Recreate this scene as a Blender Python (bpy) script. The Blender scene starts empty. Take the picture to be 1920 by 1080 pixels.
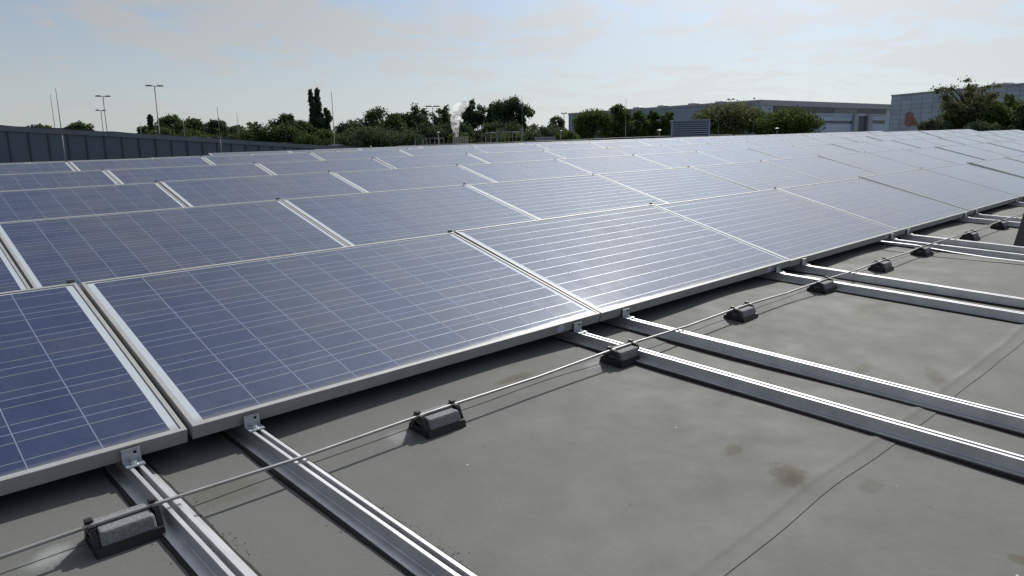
import bpy, bmesh, math, random
import numpy as np
from mathutils import Matrix, Vector
from math import radians, sin, cos, pi, sqrt

S = bpy.context.scene
COL = S.collection

# ------------------------------------------------------------------ camera
RW = np.array([[0.999768, -0.001084, -0.021533],      # roof frame -> world (roof falls ~3 deg)
               [0.0, 0.998735, -0.050282],
               [0.021561, 0.05027, 0.998503]])
CAMROWS = np.array([[0.726233, -0.687304, -0.014111],   # right, down, forward
                    [-0.146977, -0.135185, -0.979859],
                    [0.671553, 0.713679, -0.199194]])
CAMPOS = np.array([-0.62561, -1.90147, 0.69634])
FPX, PPX, PPY = 1369.3, 960.0, 564.16
cam = bpy.data.cameras.new('camera')
camo = bpy.data.objects.new('camera', cam)
COL.objects.link(camo)
cam.sensor_width = 36.0
cam.lens = 36.0 * FPX / 1920.0
cam.shift_y = (PPY - 540.0) / 1920.0
cam.clip_start = 0.05
cam.clip_end = 9000
m = Matrix.Identity(4)
for i in range(3):
    m[i][0] = CAMROWS[0][i]
    m[i][1] = -CAMROWS[1][i]
    m[i][2] = -CAMROWS[2][i]
    m[i][3] = CAMPOS[i]
camo.matrix_world = m
S.camera = camo

# ------------------------------------------------------------------ sky, sun, exposure
SUN_EL, SUN_AZ = radians(41.4), radians(63.7)     # azimuth from +Y towards +X
W = bpy.data.worlds.new("World")
S.world = W
W.use_nodes = True
nt = W.node_tree
nt.nodes.clear()


def N(t, typ, **kw):
    n = t.nodes.new(typ)
    for k, v in kw.items():
        setattr(n, k, v)
    return n


def mth(t, op, a, b=None, c=None, clamp=False):
    n = t.nodes.new('ShaderNodeMath')
    n.operation = op
    n.use_clamp = clamp
    for i, v in enumerate((a, b, c)):
        if v is None:
            continue
        if isinstance(v, (int, float)):
            n.inputs[i].default_value = v
        else:
            t.links.new(v, n.inputs[i])
    return n.outputs[0]


def mixc(t, fac, a, b):
    n = t.nodes.new('ShaderNodeMix')
    n.data_type = 'RGBA'
    for s, v in ((n.inputs[0], fac), (n.inputs[6], a), (n.inputs[7], b)):
        if isinstance(v, (int, float)):
            s.default_value = v
        elif isinstance(v, tuple):
            s.default_value = v + (1.0,) if len(v) == 3 else v
        else:
            t.links.new(v, s)
    return n.outputs[2]


def ramp(t, fac, stops):
    n = t.nodes.new('ShaderNodeValToRGB')
    e = n.color_ramp.elements
    while len(e) < len(stops):
        e.new(0.5)
    for i, (p, c) in enumerate(stops):
        e[i].position = p
        e[i].color = (c, c, c, 1) if isinstance(c, (int, float)) else tuple(c) + (1,)
    t.links.new(fac, n.inputs[0])
    return n.outputs[0]


sky = N(nt, 'ShaderNodeTexSky', sky_type='NISHITA')
sky.sun_disc = False
sky.sun_elevation = SUN_EL
sky.sun_rotation = SUN_AZ
sky.altitude = 60
sky.air_density = 1.0
sky.dust_density = 0.6
sky.ozone_density = 1.2
tc = N(nt, 'ShaderNodeTexCoord')
sep = N(nt, 'ShaderNodeSeparateXYZ')
nt.links.new(tc.outputs['Generated'], sep.inputs[0])
# project the direction on a cloud sheet
zc = mth(nt, 'ADD', mth(nt, 'MAXIMUM', sep.outputs[2], 0.0), 0.12)
cx = mth(nt, 'DIVIDE', sep.outputs[0], zc)
cy = mth(nt, 'DIVIDE', sep.outputs[1], zc)
cmb = N(nt, 'ShaderNodeCombineXYZ')
nt.links.new(cx, cmb.inputs[0])
nt.links.new(cy, cmb.inputs[1])
cmb.inputs[2].default_value = 3.7
n1 = N(nt, 'ShaderNodeTexNoise')
n1.inputs['Scale'].default_value = 0.75
n1.inputs['Detail'].default_value = 8
n1.inputs['Roughness'].default_value = 0.62
n1.inputs['Distortion'].default_value = 0.9
nt.links.new(cmb.outputs[0], n1.inputs['Vector'])
n2 = N(nt, 'ShaderNodeTexNoise')
n2.inputs['Scale'].default_value = 3.2
n2.inputs['Detail'].default_value = 6
n2.inputs['Roughness'].default_value = 0.6
n2.inputs['Distortion'].default_value = 0.6
nt.links.new(cmb.outputs[0], n2.inputs['Vector'])
nz = mth(nt, 'ADD', mth(nt, 'MULTIPLY', n1.outputs[0], 0.6), mth(nt, 'MULTIPLY', n2.outputs[0], 0.4))
cover = ramp(nt, nz, [(0.36, 0.10), (0.55, 0.97)])
veil = ramp(nt, sep.outputs[2], [(0.0, 0.95), (0.24, 0.30)])      # the haze thickens to the horizon
fac = mth(nt, 'MAXIMUM', cover, veil)
# the cloud is bright where the sky behind it is: white it in proportion to the sky's own light
bw = N(nt, 'ShaderNodeRGBToBW')
nt.links.new(sky.outputs[0], bw.inputs[0])
lum = mth(nt, 'ADD', mth(nt, 'MULTIPLY', bw.outputs[0], 0.40), 2.5)
# thin cloud scatters the sun forward: a soft aureole round it
dt = N(nt, 'ShaderNodeVectorMath', operation='DOT_PRODUCT')
nt.links.new(tc.outputs['Generated'], dt.inputs[0])
dt.inputs[1].default_value = (sin(SUN_AZ) * cos(SUN_EL), cos(SUN_AZ) * cos(SUN_EL), sin(SUN_EL))
aur = mth(nt, 'MULTIPLY', mth(nt, 'POWER', mth(nt, 'MAXIMUM', dt.outputs['Value'], 0.0), 12.0), 12.0)
cc = N(nt, 'ShaderNodeVectorMath', operation='SCALE')
hz = ramp(nt, sep.outputs[2], [(0.02, (0.87, 0.91, 0.895)), (0.22, (0.94, 0.975, 1.01))])
nt.links.new(hz, cc.inputs[0])
nt.links.new(lum, cc.inputs['Scale'])
skt = N(nt, 'ShaderNodeVectorMath', operation='MULTIPLY')
nt.links.new(sky.outputs[0], skt.inputs[0])
skt.inputs[1].default_value = (0.665, 0.755, 0.855)
skm = mixc(nt, fac, skt.outputs[0], cc.outputs[0])
auc = N(nt, 'ShaderNodeVectorMath', operation='SCALE')
auc.inputs[0].default_value = (0.93, 0.98, 1.03)
nt.links.new(aur, auc.inputs['Scale'])
ska = N(nt, 'ShaderNodeVectorMath', operation='ADD')
nt.links.new(skm, ska.inputs[0])
nt.links.new(auc.outputs[0], ska.inputs[1])
skyc = ska.outputs[0]
bg = N(nt, 'ShaderNodeBackground')
bg.inputs['Strength'].default_value = 0.10
nt.links.new(skyc, bg.inputs['Color'])
wo = N(nt, 'ShaderNodeOutputWorld')
nt.links.new(bg.outputs[0], wo.inputs['Surface'])

sl = bpy.data.lights.new('sun', 'SUN')
sl.energy = 3.9
sl.angle = radians(0.9)
sl.color = (1.0, 0.96, 0.89)
so = bpy.data.objects.new('sun', sl)
COL.objects.link(so)
sd = Vector((sin(SUN_AZ) * cos(SUN_EL), cos(SUN_AZ) * cos(SUN_EL), sin(SUN_EL)))
so.rotation_euler = sd.to_track_quat('Z', 'Y').to_euler()
so.location = (20, 10, 40)

vs = S.view_settings
vs.view_transform = 'Standard'
vs.look = 'None'
vs.exposure = 0.10
vs.gamma = 1.0
S.cycles.use_denoising = True
S.cycles.max_bounces = 6
S.cycles.volume_bounces = 4
S.cycles.caustics_reflective = False
S.cycles.caustics_refractive = False
S.cycles.sample_clamp_indirect = 6.0

# ------------------------------------------------------------------ helpers
RW4 = Matrix.Identity(4)
for i in range(3):
    for j in range(3):
        RW4[i][j] = RW[i][j]


def ray(px, py):
    d = np.array([(px - PPX) / FPX, (py - PPY) / FPX, 1.0])
    return CAMROWS.T @ d


def at(px, py, dist):
    """world point on the ray through a pixel of the 1920x1080 frame at a horizontal distance"""
    d = ray(px, py)
    return CAMPOS + d * (dist / math.hypot(d[0], d[1]))


def on_roof_plane_y(px, py, Y):
    """point (roof frame) where a pixel ray meets the vertical sheet y = Y of the roof"""
    d = RW.T @ ray(px, py)
    c = RW.T @ CAMPOS
    return c + d * ((Y - c[1]) / d[1])


def tag(o, label=None, cat=None, group=None, kind=None):
    if label:
        o['label'] = label
    if cat:
        o['category'] = cat
    if group:
        o['group'] = group
    if kind:
        o['kind'] = kind
    return o


def empty(name, mat=None):
    o = bpy.data.objects.new(name, None)
    o.empty_display_size = 0.1
    COL.objects.link(o)
    if mat is not None:
        o.matrix_world = mat
    return o


class MB:
    def __init__(s):
        s.v = []
        s.f = []
        s.sm = []

    def add(s, vs_, fs, smooth=False):
        b = len(s.v)
        s.v += [tuple(map(float, q)) for q in vs_]
        for f in fs:
            s.f.append(tuple(b + i for i in f))
            s.sm.append(smooth)
        return s

    def quad(s, a, b, c, d):
        return s.add([a, b, c, d], [(0, 1, 2, 3)])

    def hexa(s, p):
        """8 corners: 0-3 bottom loop, 4-7 top loop"""
        return s.add(p, [(3, 2, 1, 0), (4, 5, 6, 7), (0, 1, 5, 4), (1, 2, 6, 5), (2, 3, 7, 6), (3, 0, 4, 7)])

    def box(s, x0, x1, y0, y1, z0, z1, bev=0.0):
        if bev <= 0:
            return s.hexa([(x0, y0, z0), (x1, y0, z0), (x1, y1, z0), (x0, y1, z0),
                           (x0, y0, z1), (x1, y0, z1), (x1, y1, z1), (x0, y1, z1)])
        b = bev
        loops = []
        for z, k in ((z0, b), (z0 + b, 0), (z1 - b, 0), (z1, b)):
            a0, a1, c0, c1 = x0 + k, x1 - k, y0 + k, y1 - k
            loops.append([(a0 + (b if k == 0 else 0), c0, z), (a1 - (b if k == 0 else 0), c0, z), (a1, c0 + (b if k == 0 else 0), z), (a1, c1 - (b if k == 0 else 0), z),
                          (a1 - (b if k == 0 else 0), c1, z), (a0 + (b if k == 0 else 0), c1, z), (a0, c1 - (b if k == 0 else 0), z), (a0, c0 + (b if k == 0 else 0), z)])
        return s.loft(loops, True, True)

    def loft(s, loops, cap0=True, cap1=True, smooth=False, closed=True):
        n = len(loops[0])
        vs_ = [q for l in loops for q in l]
        fs = []
        for i in range(len(loops) - 1):
            for j in range(n if closed else n - 1):
                k = (j + 1) % n
                fs.append((i * n + j, i * n + k, (i + 1) * n + k, (i + 1) * n + j))
        b = len(s.v)
        s.add(vs_, fs, smooth)
        if cap0:
            s.f.append(tuple(b + j for j in reversed(range(n))))
            s.sm.append(False)
        if cap1:
            s.f.append(tuple(b + (len(loops) - 1) * n + j for j in range(n)))
            s.sm.append(False)
        return s

    def tube(s, pts, r, seg=8, smooth=True):
        pts = [Vector(q) for q in pts]
        rs = r if isinstance(r, (list, tuple)) else [r] * len(pts)
        loops = []
        up = None
        for i, q in enumerate(pts):
            d = (pts[min(i + 1, len(pts) - 1)] - pts[max(i - 1, 0)]).normalized()
            if up is None:
                up = Vector((0, 0, 1)) if abs(d.z) < 0.9 else Vector((1, 0, 0))
            a = d.cross(up).normalized()
            b = a.cross(d).normalized()
            up = b
            loops.append([q + (a * cos(2 * pi * k / seg) + b * sin(2 * pi * k / seg)) * rs[i] for k in range(seg)])
        return s.loft(loops, True, True, smooth)

    def build(s, name, mat, parent=None, mw=None):
        me = bpy.data.meshes.new(name)
        me.from_pydata(s.v, [], s.f)
        me.polygons.foreach_set('use_smooth', s.sm)
        me.materials.append(mat)
        bm = bmesh.new()
        bm.from_mesh(me)
        bmesh.ops.recalc_face_normals(bm, faces=bm.faces)
        bm.to_mesh(me)
        bm.free()
        me.update()
        o = bpy.data.objects.new(name, me)
        COL.objects.link(o)
        if parent is not None:
            o.parent = parent
        elif mw is not None:
            o.matrix_world = mw
        return o


def copy_tree(o, parent=None, mw=None):
    c = o.copy()
    COL.objects.link(c)
    if parent is not None:
        c.parent = parent
    if mw is not None:
        c.matrix_world = mw
    for ch in o.children:
        copy_tree(ch, c)
    return c


# ------------------------------------------------------------------ materials
def newmat(name):
    mt = bpy.data.materials.new(name)
    mt.use_nodes = True
    t = mt.node_tree
    p = t.nodes['Principled BSDF']
    return mt, t, p


def setc(t, sock, v):
    if isinstance(v, (tuple, list)):
        sock.default_value = tuple(v) + (1.0,) if len(v) == 3 else v
    elif isinstance(v, (int, float)):
        sock.default_value = v
    else:
        t.links.new(v, sock)


def noise(t, scale, detail=4, rough=0.55, vec=None, dist=0.0):
    n = t.nodes.new('ShaderNodeTexNoise')
    n.inputs['Scale'].default_value = scale
    n.inputs['Detail'].default_value = detail
    n.inputs['Roughness'].default_value = rough
    n.inputs['Distortion'].default_value = dist
    if vec is not None:
        t.links.new(vec, n.inputs['Vector'])
    return n.outputs[0]


def objco(t):
    return t.nodes.new('ShaderNodeTexCoord').outputs['Object']


def bump(t, p, h, strength=0.2, dist=0.01):
    b = t.nodes.new('ShaderNodeBump')
    b.inputs['Strength'].default_value = strength
    b.inputs['Distance'].default_value = dist
    t.links.new(h, b.inputs['Height'])
    t.links.new(b.outputs[0], p.inputs['Normal'])


def simple(name, col, rough=0.5, metal=0.0, nscale=0, namp=0.25, bmp=0.0, bdist=0.003, spec=0.5):
    mt, t, p = newmat(name)
    p.inputs['Roughness'].default_value = rough
    p.inputs['Metallic'].default_value = metal
    p.inputs['Specular IOR Level'].default_value = spec
    if nscale:
        oc = objco(t)
        nz_ = noise(t, nscale, 5, 0.6, oc)
        lo = tuple(c * (1 - namp) for c in col)
        hi = tuple(min(1, c * (1 + namp)) for c in col)
        setc(t, p.inputs['Base Color'], mixc(t, ramp(t, nz_, [(0.3, 0.0), (0.7, 1.0)]), lo, hi))
        if bmp:
            bump(t, p, nz_, bmp, bdist)
    else:
        setc(t, p.inputs['Base Color'], col)
    return mt


M = {}
M['alu_frame'] = simple('anodised_frame', (0.35, 0.355, 0.350), 0.55, 0.1, 14, 0.10, spec=0.25)
M['alu_rail'] = simple('bare_aluminium', (0.56, 0.57, 0.59), 0.50, 0.88, 9, 0.14)
M['galv'] = simple('galvanised_steel', (0.50, 0.54, 0.60), 0.42, 0.85, 90, 0.25)
M['steel'] = simple('stainless_bolt', (0.75, 0.74, 0.72), 0.2, 1.0)
M['rubber'] = simple('black_rubber', (0.012, 0.012, 0.012), 0.8, 0, 120, 0.5, 0.6, 0.004)
M['plastic'] = simple('black_plastic', (0.011, 0.011, 0.012), 0.5, 0, 60, 0.3, 0.15, 0.001)
M['concrete'] = simple('grey_concrete', (0.18, 0.187, 0.195), 0.85, 0, 180, 0.35, 0.5, 0.002)
M['rod'] = simple('aluminium_rod', (0.34, 0.335, 0.335), 0.48, 0.5, 20, 0.15)
M['sticker'] = simple('pale_sticker', (0.50, 0.56, 0.68), 0.5)
M['whitebox'] = simple('white_backsheet', (0.7, 0.7, 0.7), 0.6)
M['darkedge'] = simple('dark_flashing', (0.030, 0.031, 0.034), 0.7, 0, 3, 0.5)
M['mast'] = simple('grey_mast', (0.20, 0.21, 0.22), 0.6, 0.0)
M['lamphead'] = simple('dark_lamp_head', (0.09, 0.085, 0.08), 0.5)
M['whitemetal'] = simple('white_painted_metal', (0.62, 0.63, 0.62), 0.5)
M['greymetal'] = simple('grey_painted_metal', (0.14, 0.15, 0.16), 0.5)
M['cream'] = simple('cream_slats', (0.42, 0.41, 0.36), 0.6, 0, 2, 0.15)


def mat_glass():
    """cells, busbars, gaps and backsheet under glass; x runs along the module, y up its slope"""
    mt, t, p = newmat('solar_glass')
    oc = objco(t)
    s = t.nodes.new('ShaderNodeSeparateXYZ')
    t.links.new(oc, s.inputs[0])
    x, y = s.outputs[0], s.outputs[1]
    u = mth(t, 'DIVIDE', mth(t, 'SUBTRACT', x, 0.0350), 0.1592)
    v = mth(t, 'DIVIDE', mth(t, 'SUBTRACT', y, 0.0190), 0.1587)
    fu, fv = mth(t, 'FRACT', u), mth(t, 'FRACT', v)
    iu, iv = mth(t, 'FLOOR', u), mth(t, 'FLOOR', v)

    def edge(f, w):     # 1 within w of a cell border
        return mth(t, 'LESS_THAN', mth(t, 'SUBTRACT', 0.5, mth(t, 'ABSOLUTE', mth(t, 'SUBTRACT', f, 0.5))), w)
    gap = mth(t, 'MAXIMUM', edge(fu, 0.0085), edge(fv, 0.0085))
    out = mth(t, 'MAXIMUM',
              mth(t, 'GREATER_THAN', mth(t, 'ABSOLUTE', mth(t, 'SUBTRACT', u, 5.0)), 4.995),
              mth(t, 'GREATER_THAN', mth(t, 'ABSOLUTE', mth(t, 'SUBTRACT', v, 3.0)), 2.995))
    dv = mth(t, 'ABSOLUTE', mth(t, 'SUBTRACT', mth(t, 'ABSOLUTE', mth(t, 'SUBTRACT', fv, 0.5)), 0.25))
    bus = mth(t, 'MULTIPLY', mth(t, 'LESS_THAN', dv, 0.0056),
              mth(t, 'SUBTRACT', 1.0, mth(t, 'MAXIMUM', edge(fu, 0.02), out)))
    # per cell and per module tone
    oi = t.nodes.new('ShaderNodeObjectInfo')
    cv = t.nodes.new('ShaderNodeCombineXYZ')
    t.links.new(iu, cv.inputs[0])
    t.links.new(iv, cv.inputs[1])
    t.links.new(mth(t, 'MULTIPLY', oi.outputs['Random'], 91.0), cv.inputs[2])
    wn = t.nodes.new('ShaderNodeTexWhiteNoise')
    t.links.new(cv.outputs[0], wn.inputs[0])
    vo = t.nodes.new('ShaderNodeTexVoronoi')
    vo.inputs['Scale'].default_value = 75
    t.links.new(oc, vo.inputs['Vector'])
    vs2 = t.nodes.new('ShaderNodeSeparateColor')
    t.links.new(vo.outputs['Color'], vs2.inputs[0])
    tone = mth(t, 'ADD', mth(t, 'MULTIPLY', wn.outputs[0], 0.62), mth(t, 'MULTIPLY', vs2.outputs[0], 0.38))
    tone = mth(t, 'ADD', mth(t, 'MULTIPLY', tone, 0.76), mth(t, 'MULTIPLY', oi.outputs['Random'], 0.24))
    cell = ramp(t, tone, [(0.12, (0.010, 0.021, 0.078)), (0.5, (0.019, 0.030, 0.084)), (0.9, (0.042, 0.045, 0.080))])
    c = mixc(t, gap, cell, (0.20, 0.23, 0.33))
    c = mixc(t, bus, c, (0.29, 0.29, 0.29))
    c = mixc(t, out, c, (0.50, 0.54, 0.58))
    # dark sealing line along the frame
    ex = mth(t, 'SUBTRACT', 0.831, mth(t, 'ABSOLUTE', mth(t, 'SUBTRACT', x, 0.831)))
    ey = mth(t, 'SUBTRACT', 0.495, mth(t, 'ABSOLUTE', mth(t, 'SUBTRACT', y, 0.495)))
    seal = mth(t, 'LESS_THAN', mth(t, 'MINIMUM', ex, ey), 0.0150)
    c = mixc(t, mth(t, 'MULTIPLY', seal, 0.6), c, (0.05, 0.05, 0.055))
    # thin dust film with rain runs, its blue painting in the sky's sheen; and the dirt line the rain leaves above the lower frame
    mp = t.nodes.new('ShaderNodeMapping')
    t.links.new(oc, mp.inputs['Vector'])
    mp.inputs['Scale'].default_value = (3.0, 1.1, 1.0)
    va = t.nodes.new('ShaderNodeVectorMath')
    va.operation = 'ADD'
    t.links.new(mp.outputs[0], va.inputs[0])
    rr = t.nodes.new('ShaderNodeCombineXYZ')
    t.links.new(mth(t, 'MULTIPLY', oi.outputs['Random'], 40.0), rr.inputs[0])
    t.links.new(mth(t, 'MULTIPLY', oi.outputs['Random'], 17.0), rr.inputs[2])
    t.links.new(rr.outputs[0], va.inputs[1])
    dn = noise(t, 2.3, 6, 0.62, va.outputs[0])
    film = mth(t, 'MULTIPLY', ramp(t, dn, [(0.3, 0.25), (0.75, 1.0)]), 0.115)
    yn = mth(t, 'ADD', y, mth(t, 'MULTIPLY', mth(t, 'SUBTRACT', noise(t, 9.0, 4, 0.6, oc), 0.5), 0.030))
    mr = t.nodes.new('ShaderNodeMapRange')
    mr.interpolation_type = 'SMOOTHSTEP'
    mr.inputs[1].default_value = 0.050
    mr.inputs[2].default_value = 0.012
    t.links.new(yn, mr.inputs[0])
    dirt_sheen = mth(t, 'MAXIMUM', film, mth(t, 'MULTIPLY', mr.outputs[0], 0.55))
    c = mixc(t, dirt_sheen, c, mixc(t, mr.outputs[0], (0.215, 0.285, 0.405), (0.26, 0.235, 0.20)))
    setc(t, p.inputs['Base Color'], c)
    setc(t, p.inputs['Metallic'], mth(t, 'MULTIPLY', bus, mth(t, 'SUBTRACT', 0.20, mth(t, 'MULTIPLY', dirt_sheen, 0.3))))
    rg_ = mth(t, 'ADD', 0.065, mth(t, 'ADD', mth(t, 'MULTIPLY', dirt_sheen, 0.45), mth(t, 'MULTIPLY', bus, 0.31)))
    setc(t, p.inputs['Roughness'], rg_)
    p.inputs['IOR'].default_value = 1.54
    setc(t, p.inputs['Specular IOR Level'], mth(t, 'SUBTRACT', 0.5, mth(t, 'MULTIPLY', mr.outputs[0], 0.38)))
    p.inputs['Specular Tint'].default_value = (0.76, 0.88, 1.0, 1)
    p.inputs['Coat Weight'].default_value = 0.12      # the dusty, textured face of the glass
    p.inputs['Coat Roughness'].default_value = 0.55
    p.inputs['Coat IOR'].default_value = 1.32
    return mt


M['glass'] = mat_glass()


def mat_roof():
    mt, t, p = newmat('roof_membrane')
    oc = objco(t)
    big = noise(t, 0.9, 5, 0.6, oc, 0.3)
    mid = noise(t, 5.0, 6, 0.65, oc)
    fine = noise(t, 60.0, 3, 0.6, oc)
    grit = noise(t, 420.0, 2, 0.5, oc)
    base = mixc(t, ramp(t, big, [(0.3, 0.0), (0.7, 1.0)]), (0.135, 0.140, 0.130), (0.152, 0.157, 0.151))
    base = mixc(t, mth(t, 'MULTIPLY', ramp(t, mid, [(0.45, 0.0), (0.75, 1.0)]), 0.22), base, (0.120, 0.119, 0.108))
    base = mixc(t, mth(t, 'MULTIPLY', ramp(t, fine, [(0.55, 0.0), (0.8, 1.0)]), 0.25), base, (0.19, 0.19, 0.18))
    base = mixc(t, mth(t, 'MULTIPLY', grit, 0.22), base, (0.08, 0.08, 0.077))

    def blot(px, py, rx, ry, col, amt, rot=0.0, sc=14.0, soft=(0.45, 1.05)):
        nonlocal base
        mp = t.nodes.new('ShaderNodeMapping')
        mp.vector_type = 'TEXTURE'
        t.links.new(oc, mp.inputs['Vector'])
        mp.inputs['Location'].default_value = (px, py, -0.088)
        mp.inputs['Rotation'].default_value = (0, 0, rot)
        mp.inputs['Scale'].default_value = (rx, ry, 1)
        ln = t.nodes.new('ShaderNodeVectorMath')
        ln.operation = 'LENGTH'
        t.links.new(mp.outputs[0], ln.inputs[0])
        nn = noise(t, sc, 6, 0.7, oc)
        r = mth(t, 'ADD', ln.outputs[1 if 'Value' in ln.outputs[1].name else 0], mth(t, 'MULTIPLY', mth(t, 'SUBTRACT', nn, 0.5), 1.5))
        k = t.nodes.new('ShaderNodeMapRange')
        k.interpolation_type = 'SMOOTHSTEP'
        k.inputs[1].default_value = soft[1]
        k.inputs[2].default_value = soft[0]
        t.links.new(r, k.inputs[0])
        base = mixc(t, mth(t, 'MULTIPLY', k.outputs[0], amt), base, col)
    br = (0.070, 0.060, 0.036)
    # stains the water and the moss have left
    blot(1.07, -1.125, 0.080, 0.060, br, 0.7, 0.4, 34)
    blot(1.06, -1.14, 0.055, 0.026, (0.046, 0.040, 0.027), 0.6, 0.5, 75, (0.1, 1.2))
    blot(1.10, -0.95, 0.05, 0.028, br, 0.55, 0.2, 30)
    blot(2.05, -0.925, 0.10, 0.03, br, 0.5, 0.1, 22)
    blot(2.13, -1.14, 0.13, 0.04, br, 0.5, 0.5, 22)
    blot(1.03, -0.155, 0.11, 0.035, br, 0.65, 0.0, 24)
    blot(1.17, -1.29, 0.05, 0.03, br, 0.3, 0.0, 24)
    blot(1.08, -1.63, 0.03, 0.03, br, 0.6, 0.0, 24)
    blot(-0.02, -0.23, 0.12, 0.07, br, 0.30, 0.0, 16)
    blot(2.9, -0.62, 0.3, 0.08, br, 0.3, 0.1, 12)
    blot(3.6, -0.2, 0.35, 0.07, br, 0.35, 0.1, 12)
    blot(5.3, -0.4, 0.5, 0.10, br, 0.30, 0.1, 10)
    wh = (0.27, 0.28, 0.285)
    blot(-0.385, -0.255, 0.05, 0.03, wh, 0.8, 0.5, 20, (0.3, 1.3))
    blot(0.475, -0.265, 0.05, 0.035, wh, 0.6, 0.5, 20, (0.3, 1.3))
    blot(1.345, -0.235, 0.07, 0.03, wh, 0.6, 0.2, 20, (0.3, 1.3))
    # specks of grit and bird lime
    vo = t.nodes.new('ShaderNodeTexVoronoi')
    vo.inputs['Scale'].default_value = 5.5
    t.links.new(oc, vo.inputs['Vector'])
    wsp = mth(t, 'LESS_THAN', vo.outputs['Distance'], 0.016)
    base = mixc(t, mth(t, 'MULTIPLY', wsp, 0.8), base, (0.6, 0.6, 0.6))
    vo2 = t.nodes.new('ShaderNodeTexVoronoi')
    vo2.inputs['Scale'].default_value = 11.0
    t.links.new(oc, vo2.inputs['Vector'])
    dsp = mth(t, 'MULTIPLY', mth(t, 'LESS_THAN', vo2.outputs['Distance'], 0.05),
              mth(t, 'GREATER_THAN', noise(t, 2.0, 2, 0.5, oc), 0.52))
    base = mixc(t, mth(t, 'MULTIPLY', dsp, 0.5), base, (0.07, 0.06, 0.045))
    setc(t, p.inputs['Base Color'], base)
    setc(t, p.inputs['Roughness'], ramp(t, mid, [(0.3, 0.62), (0.7, 0.78)]))
    p.inputs['Specular IOR Level'].default_value = 0.12
    h = mth(t, 'ADD', mth(t, 'MULTIPLY', mid, 0.6), mth(t, 'MULTIPLY', fine, 0.3))
    bump(t, p, h, 0.25, 0.01)
    return mt


M['roof'] = mat_roof()


def mat_leaf(name, dark, light, trans=0.35):
    mt, t, p = newmat(name)
    g = t.nodes.new('ShaderNodeNewGeometry')
    oc = objco(t)
    k = mth(t, 'ADD', mth(t, 'MULTIPLY', g.outputs['Random Per Island'], 0.6), mth(t, 'MULTIPLY', noise(t, 0.35, 3, 0.6, oc), 0.55))
    c = mixc(t, ramp(t, k, [(0.2, 0.0), (0.95, 1.0)]), dark, light)
    setc(t, p.inputs['Base Color'], c)
    p.inputs['Roughness'].default_value = 0.8
    p.inputs['Specular IOR Level'].default_value = 0.10
    tr = t.nodes.new('ShaderNodeBsdfTranslucent')
    hs = mixc(t, 0.30, c, (0.14, 0.18, 0.04))
    t.links.new(hs, tr.inputs['Color'])
    mx = t.nodes.new('ShaderNodeMixShader')
    mx.inputs[0].default_value = trans
    t.links.new(p.outputs[0], mx.inputs[1])
    t.links.new(tr.outputs[0], mx.inputs[2])
    t.links.new(mx.outputs[0], t.nodes['Material Output'].inputs['Surface'])
    return mt


M['leaf_mid'] = mat_leaf('leaves_mid_green', (0.030, 0.052, 0.024), (0.080, 0.120, 0.048), 0.32)
M['leaf_dark'] = mat_leaf('leaves_dark_green', (0.033, 0.054, 0.038), (0.078, 0.118, 0.070), 0.32)
M['leaf_fresh'] = mat_leaf('leaves_fresh_green', (0.034, 0.064, 0.020), (0.100, 0.155, 0.045), 0.32)
M['leaf_olive'] = mat_leaf('leaves_olive', (0.060, 0.072, 0.034), (0.20, 0.21, 0.115), 0.32)
M['leaf_grey'] = mat_leaf('leaves_grey_green', (0.05, 0.066, 0.052), (0.12, 0.145, 0.105), 0.28)
M['bark'] = simple('bark', (0.065, 0.055, 0.045), 0.9, 0, 3, 0.4)


def lined(name, col, line, sx, sz, wx=0.05, wz=0.05, rough=0.5, metal=0.0, axis=0, amt=0.6, var=0.12):
    """cladding: joints every sx along the wall and sz up it, each sheet a little off in tone"""
    mt, t, p = newmat(name)
    oc = objco(t)
    s = t.nodes.new('ShaderNodeSeparateXYZ')
    t.links.new(oc, s.inputs[0])
    a, z = s.outputs[axis], s.outputs[2]
    U, V = mth(t, 'DIVIDE', a, sx), mth(t, 'DIVIDE', z, sz)
    lx = mth(t, 'LESS_THAN', mth(t, 'FRACT', U), wx / sx)
    lz = mth(t, 'LESS_THAN', mth(t, 'FRACT', V), wz / sz)
    cv = t.nodes.new('ShaderNodeCombineXYZ')
    t.links.new(mth(t, 'FLOOR', U), cv.inputs[0])
    t.links.new(mth(t, 'FLOOR', V), cv.inputs[1])
    wn = t.nodes.new('ShaderNodeTexWhiteNoise')
    t.links.new(cv.outputs[0], wn.inputs[0])
    lo = tuple(c * (1 - var) for c in col)
    hi = tuple(c * (1 + var) for c in col)
    c = mixc(t, wn.outputs[0], lo, hi)
    c = mixc(t, mth(t, 'MULTIPLY', mth(t, 'MAXIMUM', lx, lz), amt), c, line)
    nz_ = noise(t, 0.4, 5, 0.6, oc)
    c = mixc(t, mth(t, 'MULTIPLY', nz_, 0.25), c, tuple(q * 0.7 for q in col))
    setc(t, p.inputs['Base Color'], c)
    p.inputs['Roughness'].default_value = rough
    p.inputs['Metallic'].default_value = metal
    return mt


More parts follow.
